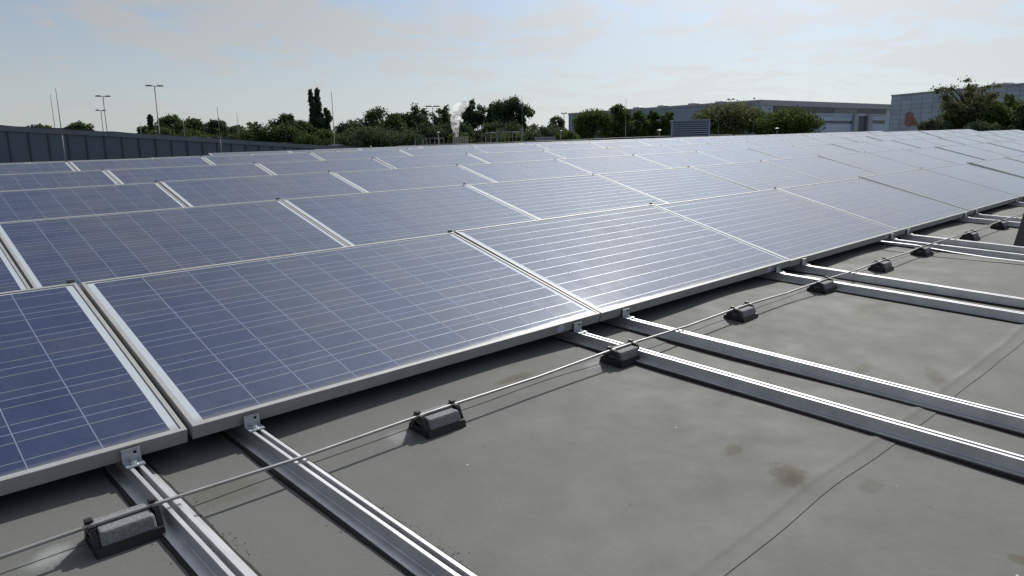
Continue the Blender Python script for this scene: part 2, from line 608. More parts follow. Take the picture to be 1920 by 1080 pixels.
M['hall_left'] = lined('grey_blue_sheet_wall', (0.27, 0.335, 0.45), (0.17, 0.21, 0.29), 1.15, 1.0, 0.10, 0.08, 0.5, 0.1)
M['hall_right'] = lined('pale_cladding', (0.40, 0.51, 0.66), (0.25, 0.31, 0.41), 2.4, 1.2, 0.09, 0.08, 0.45, 0.1)
M['hall_two'] = lined('panel_grid_cladding', (0.36, 0.44, 0.57), (0.11, 0.13, 0.18), 1.6, 0.62, 0.10, 0.07, 0.5, 0.1)
M['fascia'] = simple('roof_fascia', (0.36, 0.37, 0.41), 0.6, 0, 0.4, 0.1)
M['dark_glass'] = simple('dark_window_glass', (0.035, 0.05, 0.075), 0.12, 0, 0.5, 0.3)
M['green_glass'] = simple('greenish_window_glass', (0.10, 0.15, 0.16), 0.15, 0, 0.5, 0.2)
M['doordark'] = simple('dark_door', (0.055, 0.065, 0.085), 0.4)
M['pillar'] = simple('pale_pillar', (0.30, 0.34, 0.39), 0.5)
M['zinc'] = lined('dark_zinc', (0.092, 0.128, 0.178), (0.030, 0.042, 0.060), 0.42, 50.0, 0.036, 0.0, 0.55, 0.2, 0, 0.85, 0.10)
M['zinc_strip'] = simple('zinc_coping', (0.115, 0.145, 0.185), 0.5, 0.2, 1.5, 0.15)
M['zinc_plate'] = simple('dark_wind_plate', (0.10, 0.105, 0.11), 0.5, 0.3, 2, 0.15)
M['grit'] = simple('dark_grit', (0.055, 0.048, 0.050), 0.9)
M['stand_metal'] = simple('dark_grey_stand_metal', (0.085, 0.09, 0.095), 0.5, 0.2, 8, 0.2)
M['bluebox'] = simple('blue_grey_louvre', (0.30, 0.37, 0.48), 0.5, 0.1, 3, 0.1)
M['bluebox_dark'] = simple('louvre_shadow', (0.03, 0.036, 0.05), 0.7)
M['sign'] = simple('orange_sign', (0.30, 0.13, 0.08), 0.5)
M['membrane_far'] = simple('old_roofing', (0.10, 0.10, 0.10), 0.8, 0, 2, 0.3)

# ------------------------------------------------------------------ the roof deck and the ground
PITCH, ROWP, TILT, GAP = 1.67, 1.939, 0.2323, 0.008
PW, PD, PH = PITCH - GAP, 0.99, 0.040
ZROW = [0.0, -0.010, -0.013, -0.027, -0.040, -0.143, -0.203, -0.304]
DX = [0.0, 0.04, -0.12, -0.02, 0.08, 0.0, 0.0, 0.0]
KEND = 23
ZR = -0.088


def zroof(y):
    ys = [-30, 0] + [ROWP * i for i in range(1, 8)] + [17, 20, 26]
    zs = [0, 0] + ZROW[1:] + [-0.46, -0.66, -1.05]
    return ZR + float(np.interp(y, ys, zs))


def seamstep(y):
    """welded overlaps of the membrane sheets"""
    z = 0.0
    for e, b in ((-0.247, -0.18), (-1.238, -1.175), (-2.22, -2.155)):
        if y > e:
            z += 0.0007
        if e < y < b:
            z += 0.0012 * min(1, (b - y) / 0.014)
        z += 0.0024 * math.exp(-((y - b + 0.012) / 0.013) ** 2)
    return z


def wave(x, y):
    ph = ((x / PITCH) % 1.0)
    if y > 1.4:
        return 0.0
    fade = min(1.0, max(0.0, (1.4 - y) / 0.8))
    return fade * (0.010 * (0.5 - 0.5 * cos(2 * pi * ph)) * max(0.0, 1.0 - abs(y + 0.05) / 0.42)
                   + 0.0035 * sin(1.9 * x + 2.3 * y) * sin(3.1 * y - 0.6 * x + 0.7)
                   + 0.0022 * sin(6.1 * x + 0.8) * sin(4.7 * y + 1.9 * x))


xs = list(np.arange(-9, -1.5, 0.5)) + list(np.arange(-1.5, 9.0, 0.07)) + list(np.arange(9.0, 47.01, 0.5))
ys = set(np.round(np.concatenate([np.arange(-10, -2.6, 0.4), np.arange(-2.6, 1.6, 0.05), np.arange(1.6, 26.01, 0.4)]), 4))
for e, b in ((-0.247, -0.18), (-1.238, -1.175), (-2.22, -2.155)):
    for q in (e - 0.004, e - 0.0003, e + 0.0003, e + 0.004, b - 0.036, b - 0.028, b - 0.020, b - 0.014, b - 0.007, b, b + 0.007, b + 0.016):
        ys.add(round(q, 4))
ys = sorted(ys)
mb = MB()
nx, ny = len(xs), len(ys)
vv = []
for yy in ys:
    for xx in xs:
        ye = yy + 0.008 * sin(2.2 * xx) + 0.004 * sin(6.1 * xx + 1) + 0.002 * sin(13.0 * xx)   # the weld wanders a little
        vv.append((xx, ye if -3 < yy < 1 else yy, zroof(yy) + seamstep(yy) + wave(xx, yy)))
ff = []
st_ff = []
XCUT, YCUT = 18.0, 20.1
for j in range(ny - 1):
    for i in range(nx - 1):
        if xs[i] < XCUT and ys[j] > YCUT:
            continue
        q_ = (j * nx + i, j * nx + i + 1, (j + 1) * nx + i + 1, (j + 1) * nx + i)
        (st_ff if ys[j + 1] - ys[j] < 0.0015 else ff).append(q_)
mb.add(vv, ff, True)
for q_ in st_ff:            # the cut edge of the upper sheet is crisp
    mb.quad(*[vv[k_] for k_ in q_])
# the building's outer walls below the deck
for (a, b) in (((-9, -10), (47, -10)), ((47, -10), (47, 26)), ((47, 26), (18, 26)), ((-9, 20.1), (-9, -10))):
    za, zb = zroof(a[1]), zroof(b[1])
    mb.quad((a[0], a[1], za), (b[0], b[1], zb), (b[0], b[1], -14.5), (a[0], a[1], -14.5))
roof = mb.build('roof_deck', M['roof'], None, RW4)
tag(roof, kind='structure')

mt, t, p = newmat('ground')
oc = objco(t)
setc(t, p.inputs['Base Color'], mixc(t, ramp(t, noise(t, 0.02, 6, 0.6, oc), [(0.4, 0.0), (0.6, 1.0)]), (0.05, 0.07, 0.03), (0.11, 0.11, 0.10)))
p.inputs['Roughness'].default_value = 0.95
M['ground'] = mt
GZ = -12.5
g = MB()
ring = [0, 60, 150, 400, 1200, 4000]
seg = 48
vv = [(0, 0, GZ)]
for r in ring[1:]:
    for k in range(seg):
        vv.append((r * cos(2 * pi * k / seg), r * sin(2 * pi * k / seg), GZ))
ff = [(0, 1 + k, 1 + (k + 1) % seg) for k in range(seg)]
for i in range(len(ring) - 2):
    for k in range(seg):
        a = 1 + i * seg + k
        b = 1 + i * seg + (k + 1) % seg
        ff.append((a, b, b + seg, a + seg))
g.add(vv, ff)
tag(g.build('ground', M['ground']), kind='structure')

# ------------------------------------------------------------------ solar panels
ORD = ['front', 'second', 'third', 'fourth', 'fifth', 'sixth', 'seventh', 'eighth']
NUM = ['first', 'second', 'third', 'fourth', 'fifth', 'sixth', 'seventh', 'eighth', 'ninth', 'tenth', 'eleventh', 'twelfth',
       'thirteenth', 'fourteenth', 'fifteenth', 'sixteenth', 'seventeenth', 'eighteenth', 'nineteenth', 'twentieth',
       'twenty-first', 'twenty-second', 'twenty-third', 'twenty-fourth', 'twenty-fifth']
LIP = 0.0125


def panel_proto():
    root = empty('solar_panel')
    f = MB()
    c = 0.0012

    def rect(i, z):
        return [(i, i, z), (PW - i, i, z), (PW - i, PD - i, z), (i, PD - i, z)]
    f.loft([rect(0.032, -PH), rect(0.0, -PH), rect(0.0, -c), rect(c, 0.0), rect(LIP - 0.0008, 0.0), rect(LIP, -0.0008), rect(LIP, -0.0065)], False, False)
    f.build('frame', M['alu_frame'], root)
    gl = MB()
    gl.quad((LIP - 0.001, LIP - 0.001, -0.0028), (PW - LIP + 0.001, LIP - 0.001, -0.0028),
            (PW - LIP + 0.001, PD - LIP + 0.001, -0.0028), (LIP - 0.001, PD - LIP + 0.001, -0.0028))
    gl.build('glass_sheet', M['glass'], root)
    wp = MB()
    ct_, st_ = cos(TILT), sin(TILT)

    def loc(dy, dz):      # a roof-frame offset seen in the module's own tilted axes
        return (dy * ct_ + dz * st_, -dy * st_ + dz * ct_)
    e0 = loc(0.075, -0.262)
    q0, q1 = (PD + 0.004, -0.006), (PD + 0.004 + e0[0], -0.006 + e0[1])
    wp.quad((0.004, q0[0], q0[1]), (PW - 0.004, q0[0], q0[1]), (PW - 0.004, q1[0], q1[1]), (0.004, q1[0], q1[1]))
    wp.quad((0.004, q0[0] + 0.0015, q0[1]), (PW - 0.004, q0[0] + 0.0015, q0[1]), (PW - 0.004, q1[0] + 0.0015, q1[1]), (0.004, q1[0] + 0.0015, q1[1]))
    wp.build('wind_plate', M['zinc_plate'], root)
    cl = MB()
    cl.box(PW - 0.026, PW - 0.002, PD + 0.006, PD + 0.010, -0.05, 0.010)
    cl.build('clamp', M['greymetal'], root)
    return root


proto = panel_proto()
st = MB()
st.add([(0.022 * cos(2 * pi * k / 24), -0.0008, 0.016 * sin(2 * pi * k / 24)) for k in range(24)]
       + [(0.022 * cos(2 * pi * k / 24), 0.0002, 0.016 * sin(2 * pi * k / 24)) for k in range(24)],
       [tuple(range(24))] + [(k, (k + 1) % 24, 24 + (k + 1) % 24, 24 + k) for k in range(24)])
sticker = st.build('sticker', M['sticker'])
sticker_used = False
rnd = random.Random(5)
first = True
for n in range(8):
    k0 = -1
    if n == 6:
        k0 = 3
    if n == 7:
        k0 = 5
    ks = list(range(k0, KEND))
    for q, k in enumerate(ks):
        jx, jz, jt = rnd.uniform(-0.002, 0.002), rnd.uniform(-0.0025, 0.0025), rnd.uniform(-0.004, 0.004)
        mw = RW4 @ Matrix.Translation((k * PITCH + GAP / 2 + DX[n] + jx - (0.005 if k < 0 else 0.0), n * ROWP, ZROW[n] + jz)) \
            @ Matrix.Rotation(TILT + jt, 4, 'X') @ Matrix.Rotation(rnd.uniform(-0.002, 0.002), 4, 'Y')
        if first:
            proto.matrix_world = mw
            o = proto
            first = False
        else:
            o = copy_tree(proto, None, mw)
        look = 'dark blue' if k < 3 else ('blue-grey' if k < 7 else 'pale sky-reflecting')
        if n == 0 and k < 0:
            lb = 'dark blue solar panel cut off by the left edge, lowest at front'
        elif n >= 6:
            lb = '%s solar panel, %s from the far right end of the %s row' % (look, NUM[len(ks) - 1 - q], ORD[n])
        else:
            lb = '%s solar panel in the %s row, %s from the left' % (look, ORD[n], NUM[q])
        tag(o, lb, 'solar panel', 'solar panels in rows on the flat roof')
        if n == 0 and 0 <= k <= 4:
            if not sticker_used:
                s_ = sticker
                sticker_used = True
            else:
                s_ = sticker.copy()
                COL.objects.link(s_)
            s_.parent = o
            s_.matrix_local = Matrix.Translation((PW - 0.235, -0.0004, -0.0205))
            s_['label'] = 'round pale sticker on the front of the frame'


# ------------------------------------------------------------------ mounting rails
def rail_proto():
    root = empty('mounting_rail')
    y0, y1 = -7.5, 0.75
    r = MB()
    # top-hat profile in x-z, swept along y: flange, web, two ridges with a slot
    prof = [(-0.042, 0.008), (-0.042, 0.0112), (-0.0190, 0.0112), (-0.0170, 0.0130), (-0.0165, 0.0412), (-0.0152, 0.0425), (-0.0070, 0.0425),
            (-0.0058, 0.0413), (-0.0058, 0.018), (0.0058, 0.018), (0.0058, 0.0413), (0.0070, 0.0425), (0.0152, 0.0425),
            (0.0165, 0.0412), (0.0170, 0.0130), (0.0190, 0.0112), (0.042, 0.0112), (0.042, 0.008)]
    r.loft([[(a, y0, b) for a, b in prof], [(a, y1, b) for a, b in prof]], True, True)
    r.build('rail_profile', M['alu_rail'], root)
    rb = MB()
    rg = random.Random(3)
    nn = 220
    L0, L1 = [], []
    for i in range(nn + 1):
        yy = y0 + (y1 - y0) * i / nn
        L0.append(-0.050 - rg.uniform(0, 0.004))
        L1.append(0.050 + rg.uniform(0, 0.004))
    loops = [[(L0[i], y0 + (y1 - y0) * i / nn, -0.001), (L1[i], y0 + (y1 - y0) * i / nn, -0.001),
              (L1[i] - 0.002, y0 + (y1 - y0) * i / nn, 0.008), (L0[i] + 0.002, y0 + (y1 - y0) * i / nn, 0.008)] for i in range(nn + 1)]
    rb.loft(loops, True, True)
    rb.build('rubber_mat', M['rubber'], root)
    b = MB()
    w, th = 0.022, 0.0035
    # z of rail top is 0.0425; the angle's foot lies on it, its leg stands against the module frame
    b.box(-w, w, -0.036, 0.0, 0.0428, 0.0428 + th)
    b.box(-w, w, -0.0015 - th, -0.0015, 0.0428 + th, 0.0428 + 0.037)
    ba = b.build('angle_bracket', M['galv'], root)
    bo = MB()
    bo.tube([(0, -0.020, 0.0463), (0, -0.020, 0.0475)], 0.010, 12, False)
    bo.tube([(0, -0.020, 0.0475), (0, -0.020, 0.0540)], 0.0065, 6, False)
    bo.build('bolt', M['steel'], ba)
    ho = MB()
    ho.tube([(0.009, -0.0049, 0.069), (0.009, -0.0054, 0.069)], 0.0045, 10, False)
    ho.build('bolt_hole', M['rubber'], ba)
    return root


rp = rail_proto()
first = True
nn = 0
names_ = ['front left', 'second', 'third', 'fourth', 'fifth', 'sixth', 'seventh', 'eighth', 'ninth', 'tenth', 'eleventh', 'twelfth']
for k in range(0, 6):
    for sgn in (-1, 1):
        x = k * PITCH + sgn * 0.150 + (0.012 if sgn > 0 else 0)
        mw = RW4 @ Matrix.Translation((x, -0.001, ZR))
        if first:
            rp.matrix_world = mw
            o = rp
            first = False
        else:
            o = copy_tree(rp, None, mw)
        if k == 0:
            lb = 'aluminium mounting rail %s' % ('touching the nearest conductor holder at the bottom left' if sgn < 0 else 'running to the bottom edge, right one of the nearest pair')
        else:
            lb = 'aluminium mounting rail, %s one of the %s pair from the left' % ('nearer' if sgn < 0 else 'farther', NUM[k])
        tag(o, lb, 'mounting rail', 'aluminium rails running out from under the panels')

# grit that has gathered along the rails' mats
gm = MB()
rg = random.Random(21)
for k in range(0, 3):
    for sgn in (-1, 1):
        xr = k * PITCH + sgn * 0.150 + (0.012 if sgn > 0 else 0)
        for i in range(260 if k == 0 else 120):
            side = 1 if rg.random() < 0.8 else -1
            x = xr + side * (0.054 + abs(rg.gauss(0, 0.012)))
            y = -rg.uniform(0.12, 1.9)
            if sin(y * 9 + k * 2 + sgn) + 0.6 * sin(y * 23 + sgn) < -0.15:
                continue
            q = rg.uniform(0.0007, 0.0026)
            z = ZR + seamstep(y) + wave(x, y) - 0.0004
            gm.add([(x - q, y - q * 0.7, z), (x + q, y - q * 0.4, z), (x + rg.uniform(-q, q), y + q, z), (x + rg.uniform(-q, q) * 0.4, y, z + q * 1.2)],
                   [(0, 1, 3), (1, 2, 3), (2, 0, 3), (0, 2, 1)])
tag(gm.build('grit', M['grit'], None, RW4), 'dark grit and crumbs lying along the mounting rails', 'grit', None, 'stuff')

# ------------------------------------------------------------------ lightning conductor on its holders
RODZ, RODR = -0.031, 0.0043
HOLD = [(-0.251, -0.283), (0.590, -0.287), (1.459, -0.279), (2.311, -0.281), (3.109, -0.292), (3.885, -0.297), (4.60, -0.290), (5.52, -0.318), (6.36, -0.306)]


def holder_proto():
    root = empty('conductor_holder')
    # local: x along the conductor, z up from the roof, conductor at z = 0.055
    hx = 0.068
    fr = MB()

    def end(x, s):
        # A-shaped cheek with a window, a fork on top
        a, b = x, x + s * 0.011
        for sy in (-1, 1):
            fr.hexa([(a, sy * 0.052, 0.0), (b, sy * 0.052, 0.0), (b, sy * 0.036, 0.0), (a, sy * 0.036, 0.0),
                     (a, sy * 0.021, 0.056), (b, sy * 0.021, 0.056), (b, sy * 0.006, 0.056), (a, sy * 0.006, 0.056)])
        lo, hi = min(a, b), max(a, b)
        fr.box(lo, hi, -0.046, 0.046, 0.0, 0.010)
        fr.box(lo + 0.001, hi - 0.001, -0.021, 0.021, 0.036, 0.0535)
        # fork
        fr.box(lo - 0.002, hi + 0.002, 0.0058, 0.0170, 0.050, 0.0670, 0.001)
        fr.box(lo - 0.002, hi + 0.002, -0.0170, -0.0058, 0.050, 0.0600, 0.001)
        fr.box(lo - 0.002, hi + 0.002, 0.0004, 0.0058, 0.0628, 0.0670, 0.001)
    end(-hx, 1)
    end(hx, -1)
    # deep tray that holds the block
    L = []
    for x, w in ((-hx + 0.002, 0.0525), (hx - 0.002, 0.0525)):
        L.append([(x, -w, 0.0), (x, w, 0.0), (x, w - 0.006, 0.023), (x, -w + 0.006, 0.023)])
    fr.loft(L)
    fr.build('holder_frame', M['plastic'], root)
    bl = MB()
    loops = []
    for z, ky, kx in ((0.0232, 0.0440, 0.0545), (0.026, 0.0440, 0.0545), (0.0465, 0.0365, 0.0535), (0.0502, 0.0340, 0.0520), (0.0515, 0.0300, 0.0495)):
        r = 0.006
        ring_ = []
        for sx_, sy_, a0 in ((1, 1, 0), (-1, 1, 90), (-1, -1, 180), (1, -1, 270)):
            for da in (0, 45, 90):
                an = radians(a0 + da)
                ring_.append((sx_ * (kx - r) + r * cos(an), sy_ * (ky - r) + r * sin(an), z))
        loops.append(ring_)
    bl.loft(loops)
    bl.build('concrete_block', M['concrete'], root)
    return root


hp = holder_proto()
hl = ['nearest black conductor holder with grey block, beside the bottom-left rail',
      'black conductor holder with grey block standing alone before the second panel',
      'black conductor holder with grey block against the nearer rail of the middle pair',
      'black conductor holder with grey block just past the middle pair of rails',
      'black conductor holder with grey block at the left of the third pair of rails',
      'black conductor holder just behind the third pair of rails, fifth before the right edge',
      'black conductor holder standing at the fourth pair of rails on the right',
      'small black conductor holder second from the last before the grey stand',
      'smallest black conductor holder, last one before the grey stand at right']
for i, (x, y) in enumerate(HOLD):
    z = ZR + wave(x, y) + seamstep(y + 0.1) * 0.0
    mw = RW4 @ Matrix.Translation((x, y, ZR + 0.002)) @ Matrix.Rotation(rnd.uniform(-0.03, 0.03), 4, 'Z')
    if i == 0:
        hp.matrix_world = mw
        o = hp
    else:
        o = copy_tree(hp, None, mw)
    tag(o, hl[i], 'conductor holder', 'black holders carrying the lightning conductor')
pts = [(-1.6, -0.287, RODZ - 0.004), (-0.8, -0.284, RODZ - 0.006)]
for i, (x, y) in enumerate(HOLD):
    pts.append((x - 0.06, y, RODZ + 0.001))
    pts.append((x + 0.06, y, RODZ + 0.001))
    if i < 6:
        pts.append((x + 0.42, (y + HOLD[i + 1][1]) / 2, RODZ - 0.005))
pts += [(7.2, -0.30, RODZ), (8.6, -0.29, RODZ - 0.004), (10.5, -0.29, RODZ)]
rod = MB()
rod.tube(pts, RODR, 10)
tag(rod.build('lightning_conductor', M['rod'], None, RW4),
    'long round aluminium conductor rod held above the roof beside the front panels', 'conductor rod')

# loose flat strip beside the rails and the stand at the right edge
sp = MB()


def on_roof_z(px, py, z):
    d_ = RW.T @ ray(px, py)
    c_ = RW.T @ CAMPOS
    return c_ + d_ * ((z - c_[2]) / d_[2])


lp = [tuple(on_roof_z(px_, py_, ZR + 0.052)) for px_, py_ in ((1650, 452.5), (1690, 457), (1718, 460.5))]
lp += [tuple(on_roof_z(px_, py_, z_)) for px_, py_, z_ in ((1745, 466, ZR + 0.044), (1790, 474, ZR + 0.034), (1850, 483, ZR + 0.026), (1925, 492, ZR + 0.020))]
L = []
for i, q in enumerate(lp):
    L.append([(q[0] - 0.011, q[1], q[2]), (q[0] + 0.011, q[1], q[2]), (q[0] + 0.011, q[1], q[2] + 0.004), (q[0] - 0.011, q[1], q[2] + 0.004)])
sp.loft(L)
tag(sp.build('metal_strip', M['alu_rail'], None, RW4), 'loose narrow metal strip curving between the fourth pair of rails', 'metal strip')

stand = empty('mast_stand', RW4 @ Matrix.Translation((5.40, -0.62, ZR)))
tag(stand, 'grey metal stand leg leaning at the right edge of the photo', 'stand')
b = MB()
ux, uy = 0.72, -0.69      # the leg leans away to the right
for (w0, w1, dz) in ((-0.035, 0.0, 0.0),):
    b.hexa([(-0.004, -0.002, 0.0), (-0.004 + 0.045, -0.002 - 0.045, 0.0), (0.045, -0.041, 0.0), (0.0, 0.002, 0.0),
            (0.030, -0.030, 0.30), (0.075, -0.075, 0.30), (0.079, -0.071, 0.30), (0.034, -0.026, 0.30)])
    b.hexa([(0.040, -0.046, 0.0), (0.075, -0.010, 0.0), (0.072, -0.006, 0.0), (0.037, -0.042, 0.0),
            (0.074, -0.074, 0.30), (0.109, -0.038, 0.30), (0.106, -0.034, 0.30), (0.071, -0.070, 0.30)])
b.build('leg', M['stand_metal'], stand)
b = MB()
b.box(0.10, 0.34, -0.26, -0.02, 0.0, 0.07, 0.012)
b.build('base_block', M['concrete'], stand)

# ------------------------------------------------------------------ lightning rods on the roof
def roof_rod(pxt, pyt, pxb, pyb, Y, r, label, ztip=None):
    a = on_roof_plane_y(pxt, pyt, Y)
    bq = on_roof_plane_y(pxb, pyb, Y)
    aw, bw_ = RW @ a, RW @ bq
    X = bq[0]
    zb = zroof(Y)
    base = RW @ np.array([X, Y, zb])
    root = empty('lightning_rod', Matrix.Translation(Vector(base)))
    h = aw[2] - base[2]
    mb = MB()
    mb.tube([(0, 0, 0.05), (0, 0, h * 0.45)], r * 1.25, 8)
    mb.tube([(0, 0, h * 0.45), (0, 0, h)], [r * 0.95, r * 0.7], 8)
    mb.build('rod', M['mast'], root)
    mb = MB()
    mb.box(-0.17, 0.17, -0.17, 0.17, 0.0, 0.08, 0.02)
    mb.build('base_block', M['concrete'], root)
    return tag(root, label, 'lightning rod', 'lightning rods standing on the roofs')


roof_rod(105, 165, 122.5, 303, 17.2, 0.010, 'tall thin lightning rod in front of the dark wall, leftmost of the long ones')
roof_rod(409, 199, 415.5, 290, 17.2, 0.010, 'thin lightning rod before the dark wall, left of the poplar and over the shrubs')
roof_rod(622, 171, 628, 278, 17.2, 0.011, 'tall thin lightning rod just right of the poplar')
roof_rod(980, 178, 980, 264, 20.0, 0.011, 'tall lightning rod beside the tallest round trees, at the end of the frame')
roof_rod(1172, 184, 1173, 260, 21.0, 0.012, 'lightning rod in front of the trees and the long grey hall')
roof_rod(1263, 198, 1263, 256, 23.0, 0.010, 'faint lightning rod at the left side of the louvred box')
roof_rod(1329.5, 203, 1329.5, 254, 23.0, 0.010, 'faint lightning rod at the right side of the louvred box')
roof_rod(1347, 198, 1347, 254, 23.5, 0.010, 'faint lightning rod in front of the olive-coloured tree')
roof_rod(1412, 228, 1412, 252, 23.5, 0.011, 'short lightning rod between the olive tree and the dark round tree')
roof_rod(904, 236, 904, 270, 20.0, 0.009, 'short thin lightning rod between the steam vent and the long frame')


def wall_rod(px, pyt, pyb, label):
    # stands on the neighbouring hall's roof, behind its dark wall
    a = at(px, pyt, 34)
    bq = at(px, pyb, 34)
    mb = MB()
    mb.tube([(0, 0, -1.5), (0, 0, a[2] - bq[2])], [0.014, 0.009], 8)
    o = mb.build('lightning_rod', M['mast'], None, Matrix.Translation(Vector(bq)))
    return tag(o, label, 'lightning rod', 'lightning rods standing on the roofs')


wall_rod(103, 177, 240, 'faint thin rod behind the dark wall, close left of the tall rod')
wall_rod(346.5, 222, 256, 'short thin rod behind the dark wall, right of the nearest floodlight mast')
wall_rod(448.5, 211, 262, 'thin rod behind the dark wall, before the pale bush')
wall_rod(264.5, 229, 248, 'shortest faint rod behind the dark wall, left of the nearest floodlight mast')

# ------------------------------------------------------------------ neighbouring hall with the dark zinc wall
hall = empty('zinc_clad_hall', Matrix.Translation((0, 19.6, 0)))
tag(hall, 'low hall with dark blue-grey standing-seam wall and sloping top at left', 'building')
TOPX = [-14, 2.81, 4.20, 5.75, 7.13, 9.13, 10.86, 12.8, 17.6]
TOPZ = [2.35, 1.49, 1.42, 1.34, 1.26, 1.13, 1.03, 0.93, 0.66]


def ztop(x):
    return float(np.interp(x, TOPX, TOPZ))


w = MB()
xx = list(np.arange(-33, 36) * 0.42)
for i in range(len(xx) - 1):
    a, b_ = xx[i], xx[i + 1]
    w.quad((a, 0, -12.6), (b_, 0, -12.6), (b_, 0, ztop(b_) - 0.11), (a, 0, ztop(a) - 0.11))
    # standing seam
    w.hexa([(a + 0.010, -0.026, -3), (a + 0.030, -0.026, -3), (a + 0.030, 0.0, -3), (a + 0.010, 0.0, -3),
            (a + 0.010, -0.026, ztop(a) - 0.12), (a + 0.030, -0.026, ztop(a) - 0.12), (a + 0.030, 0.0, ztop(a) - 0.12), (a + 0.010, 0.0, ztop(a) - 0.12)])
xe = xx[-1]
w.quad((xe, 0, -12.6), (xe, 14, -12.6), (xe, 14, ztop(xe) - 1.2), (xe, 0, ztop(xe) - 0.11))
w.quad((-14, 14, -12.6), (-14, 0, -12.6), (-14, 0, ztop(-14) - 0.11), (-14, 14, ztop(-14) - 1.2))
w.build('wall', M['zinc'], hall)
c_ = MB()
for i in range(len(xx) - 1):
    a, b_ = xx[i], xx[i + 1]
    c_.hexa([(a, -0.05, ztop(a) - 0.115), (b_, -0.05, ztop(b_) - 0.115), (b_, 0.30, ztop(b_) - 0.115), (a, 0.30, ztop(a) - 0.115),
             (a, -0.05, ztop(a)), (b_, -0.05, ztop(b_)), (b_, 0.30, ztop(b_)), (a, 0.30, ztop(a))])
c_.build('coping', M['zinc_strip'], hall)
r_ = MB()
rg = random.Random(11)
nn = 160
prev = None
L = []
for i in range(nn + 1):
    x = -14 + (xe + 14) * i / nn
    h = 0.02 + 0.035 * max(0, sin(x * 0.9) * sin(x * 2.3 + 1)) + rg.uniform(0, 0.02)
    if x > 12.5:
        h *= 0.5
    L.append([(x, 0.31, ztop(x) - 0.10), (x, 0.33, ztop(x) + h), (x, 0.9, ztop(x) + h + 0.015), (x, 14.0, ztop(x) - 0.95), (x, 14.0, ztop(x) - 1.3)])
r_.loft(L, True, True)
r_.build('roof_covering', M['darkedge'], hall)

# dark coping of our own roof, along its far edge and right end
cp = MB()


def coping(P, h=0.12, w=0.25):
    for (a, b_) in zip(P[:-1], P[1:]):
        a, b_ = np.array(a), np.array(b_)
        d = (b_ - a)[:2]
        d = d / np.linalg.norm(d)
        n_ = np.array([-d[1], d[0]]) * w
        lo = []
        hi = []
        for q in (a, b_):
            lo += [q - np.array([0, 0, 1.6])]
            hi += [q]
        nn3 = np.array([n_[0], n_[1], 0])
        cp.hexa([lo[0], lo[1], lo[1] + nn3, lo[0] + nn3, hi[0], hi[1], hi[1] + nn3, hi[0] + nn3])


def far_edge(px, py, Y):
    return on_roof_plane_y(px, py, Y)


EDGE = [far_edge(px_, py_ - 1.8, 25.2) for px_, py_ in ((1080, 263.8), (1160, 260.2), (1240, 257.5), (1400, 253.3), (1500, 251.0))]
ka, kb = np.polyfit([q[0] for q in EDGE], [q[2] for q in EDGE], 1)

zc_ = ka * 46.3 + kb
W_ = [far_edge(px_, py_ - 1.6, 25.2) for px_, py_ in ((748, 275.6), (920, 269.5), (1080, 263.8))]
coping([tuple(q) for q in W_] + [tuple(q) for q in EDGE[1:3]] + [(46.3, 25.2, zc_)])
coping([(46.3, 25.2, zc_), (46.3, 16.0, zc_ + 0.06), (46.3, 10.5, zc_ + 0.14), (46.3, 0, zc_ + 0.2), (46.3, -9.8, zc_ + 0.2)])
tag(cp.build('roof_edge_upstand', M['darkedge'], None, RW4), 'dark raised edge along the far side of the panel roof', 'roof edge')

# ------------------------------------------------------------------ louvred ventilation box
LB = on_roof_plane_y(1295, 254, 22.6)
lbw = RW @ np.array([LB[0], 22.6, zroof(22.6)])
d = ray(1295, 240)
ang = math.atan2(-d[0], d[1])
lou = empty('ventilation_box', Matrix.Translation(Vector(lbw)) @ Matrix.Rotation(ang + 0.10, 4, 'Z'))
tag(lou, 'blue-grey louvred ventilation box in front of the long grey hall', 'ventilation box')
dist = math.hypot(lbw[0] - CAMPOS[0], lbw[1] - CAMPOS[1])
mpp = dist / FPX
wl = 66 * mpp * 0.985
ztopL = at(1295, 224.5, dist)[2] - lbw[2]
zbotL = at(1295, 256, dist)[2] - lbw[2]
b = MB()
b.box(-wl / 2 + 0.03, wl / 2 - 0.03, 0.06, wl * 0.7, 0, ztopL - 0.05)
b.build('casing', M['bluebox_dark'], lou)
b = MB()
ns = 8
sh = (ztopL - zbotL) / ns
for i in range(-3, ns):
    z0 = zbotL + i * sh
    if z0 < 0.02:
        continue
    b.hexa([(-wl / 2, -0.02, z0), (wl / 2, -0.02, z0), (wl / 2, 0.0, z0), (-wl / 2, 0.0, z0),
            (-wl / 2, 0.05, z0 + sh * 0.62), (wl / 2, 0.05, z0 + sh * 0.62), (wl / 2, 0.07, z0 + sh * 0.62), (-wl / 2, 0.07, z0 + sh * 0.62)])
b.build('louvre_slats', M['bluebox'], lou)
b = MB()
b.box(-wl / 2 - 0.03, wl / 2 + 0.03, -0.04, wl * 0.72, ztopL - 0.05, ztopL, 0.01)
b.build('lid', M['bluebox'], lou)
for sx_ in (-1, 1):
    b = MB()
    b.box(sx_ * wl / 2 - 0.03, sx_ * wl / 2 + 0.03, -0.035, 0.0, 0.0, ztopL - 0.052)
    b.build('corner_post', M['bluebox'], lou)

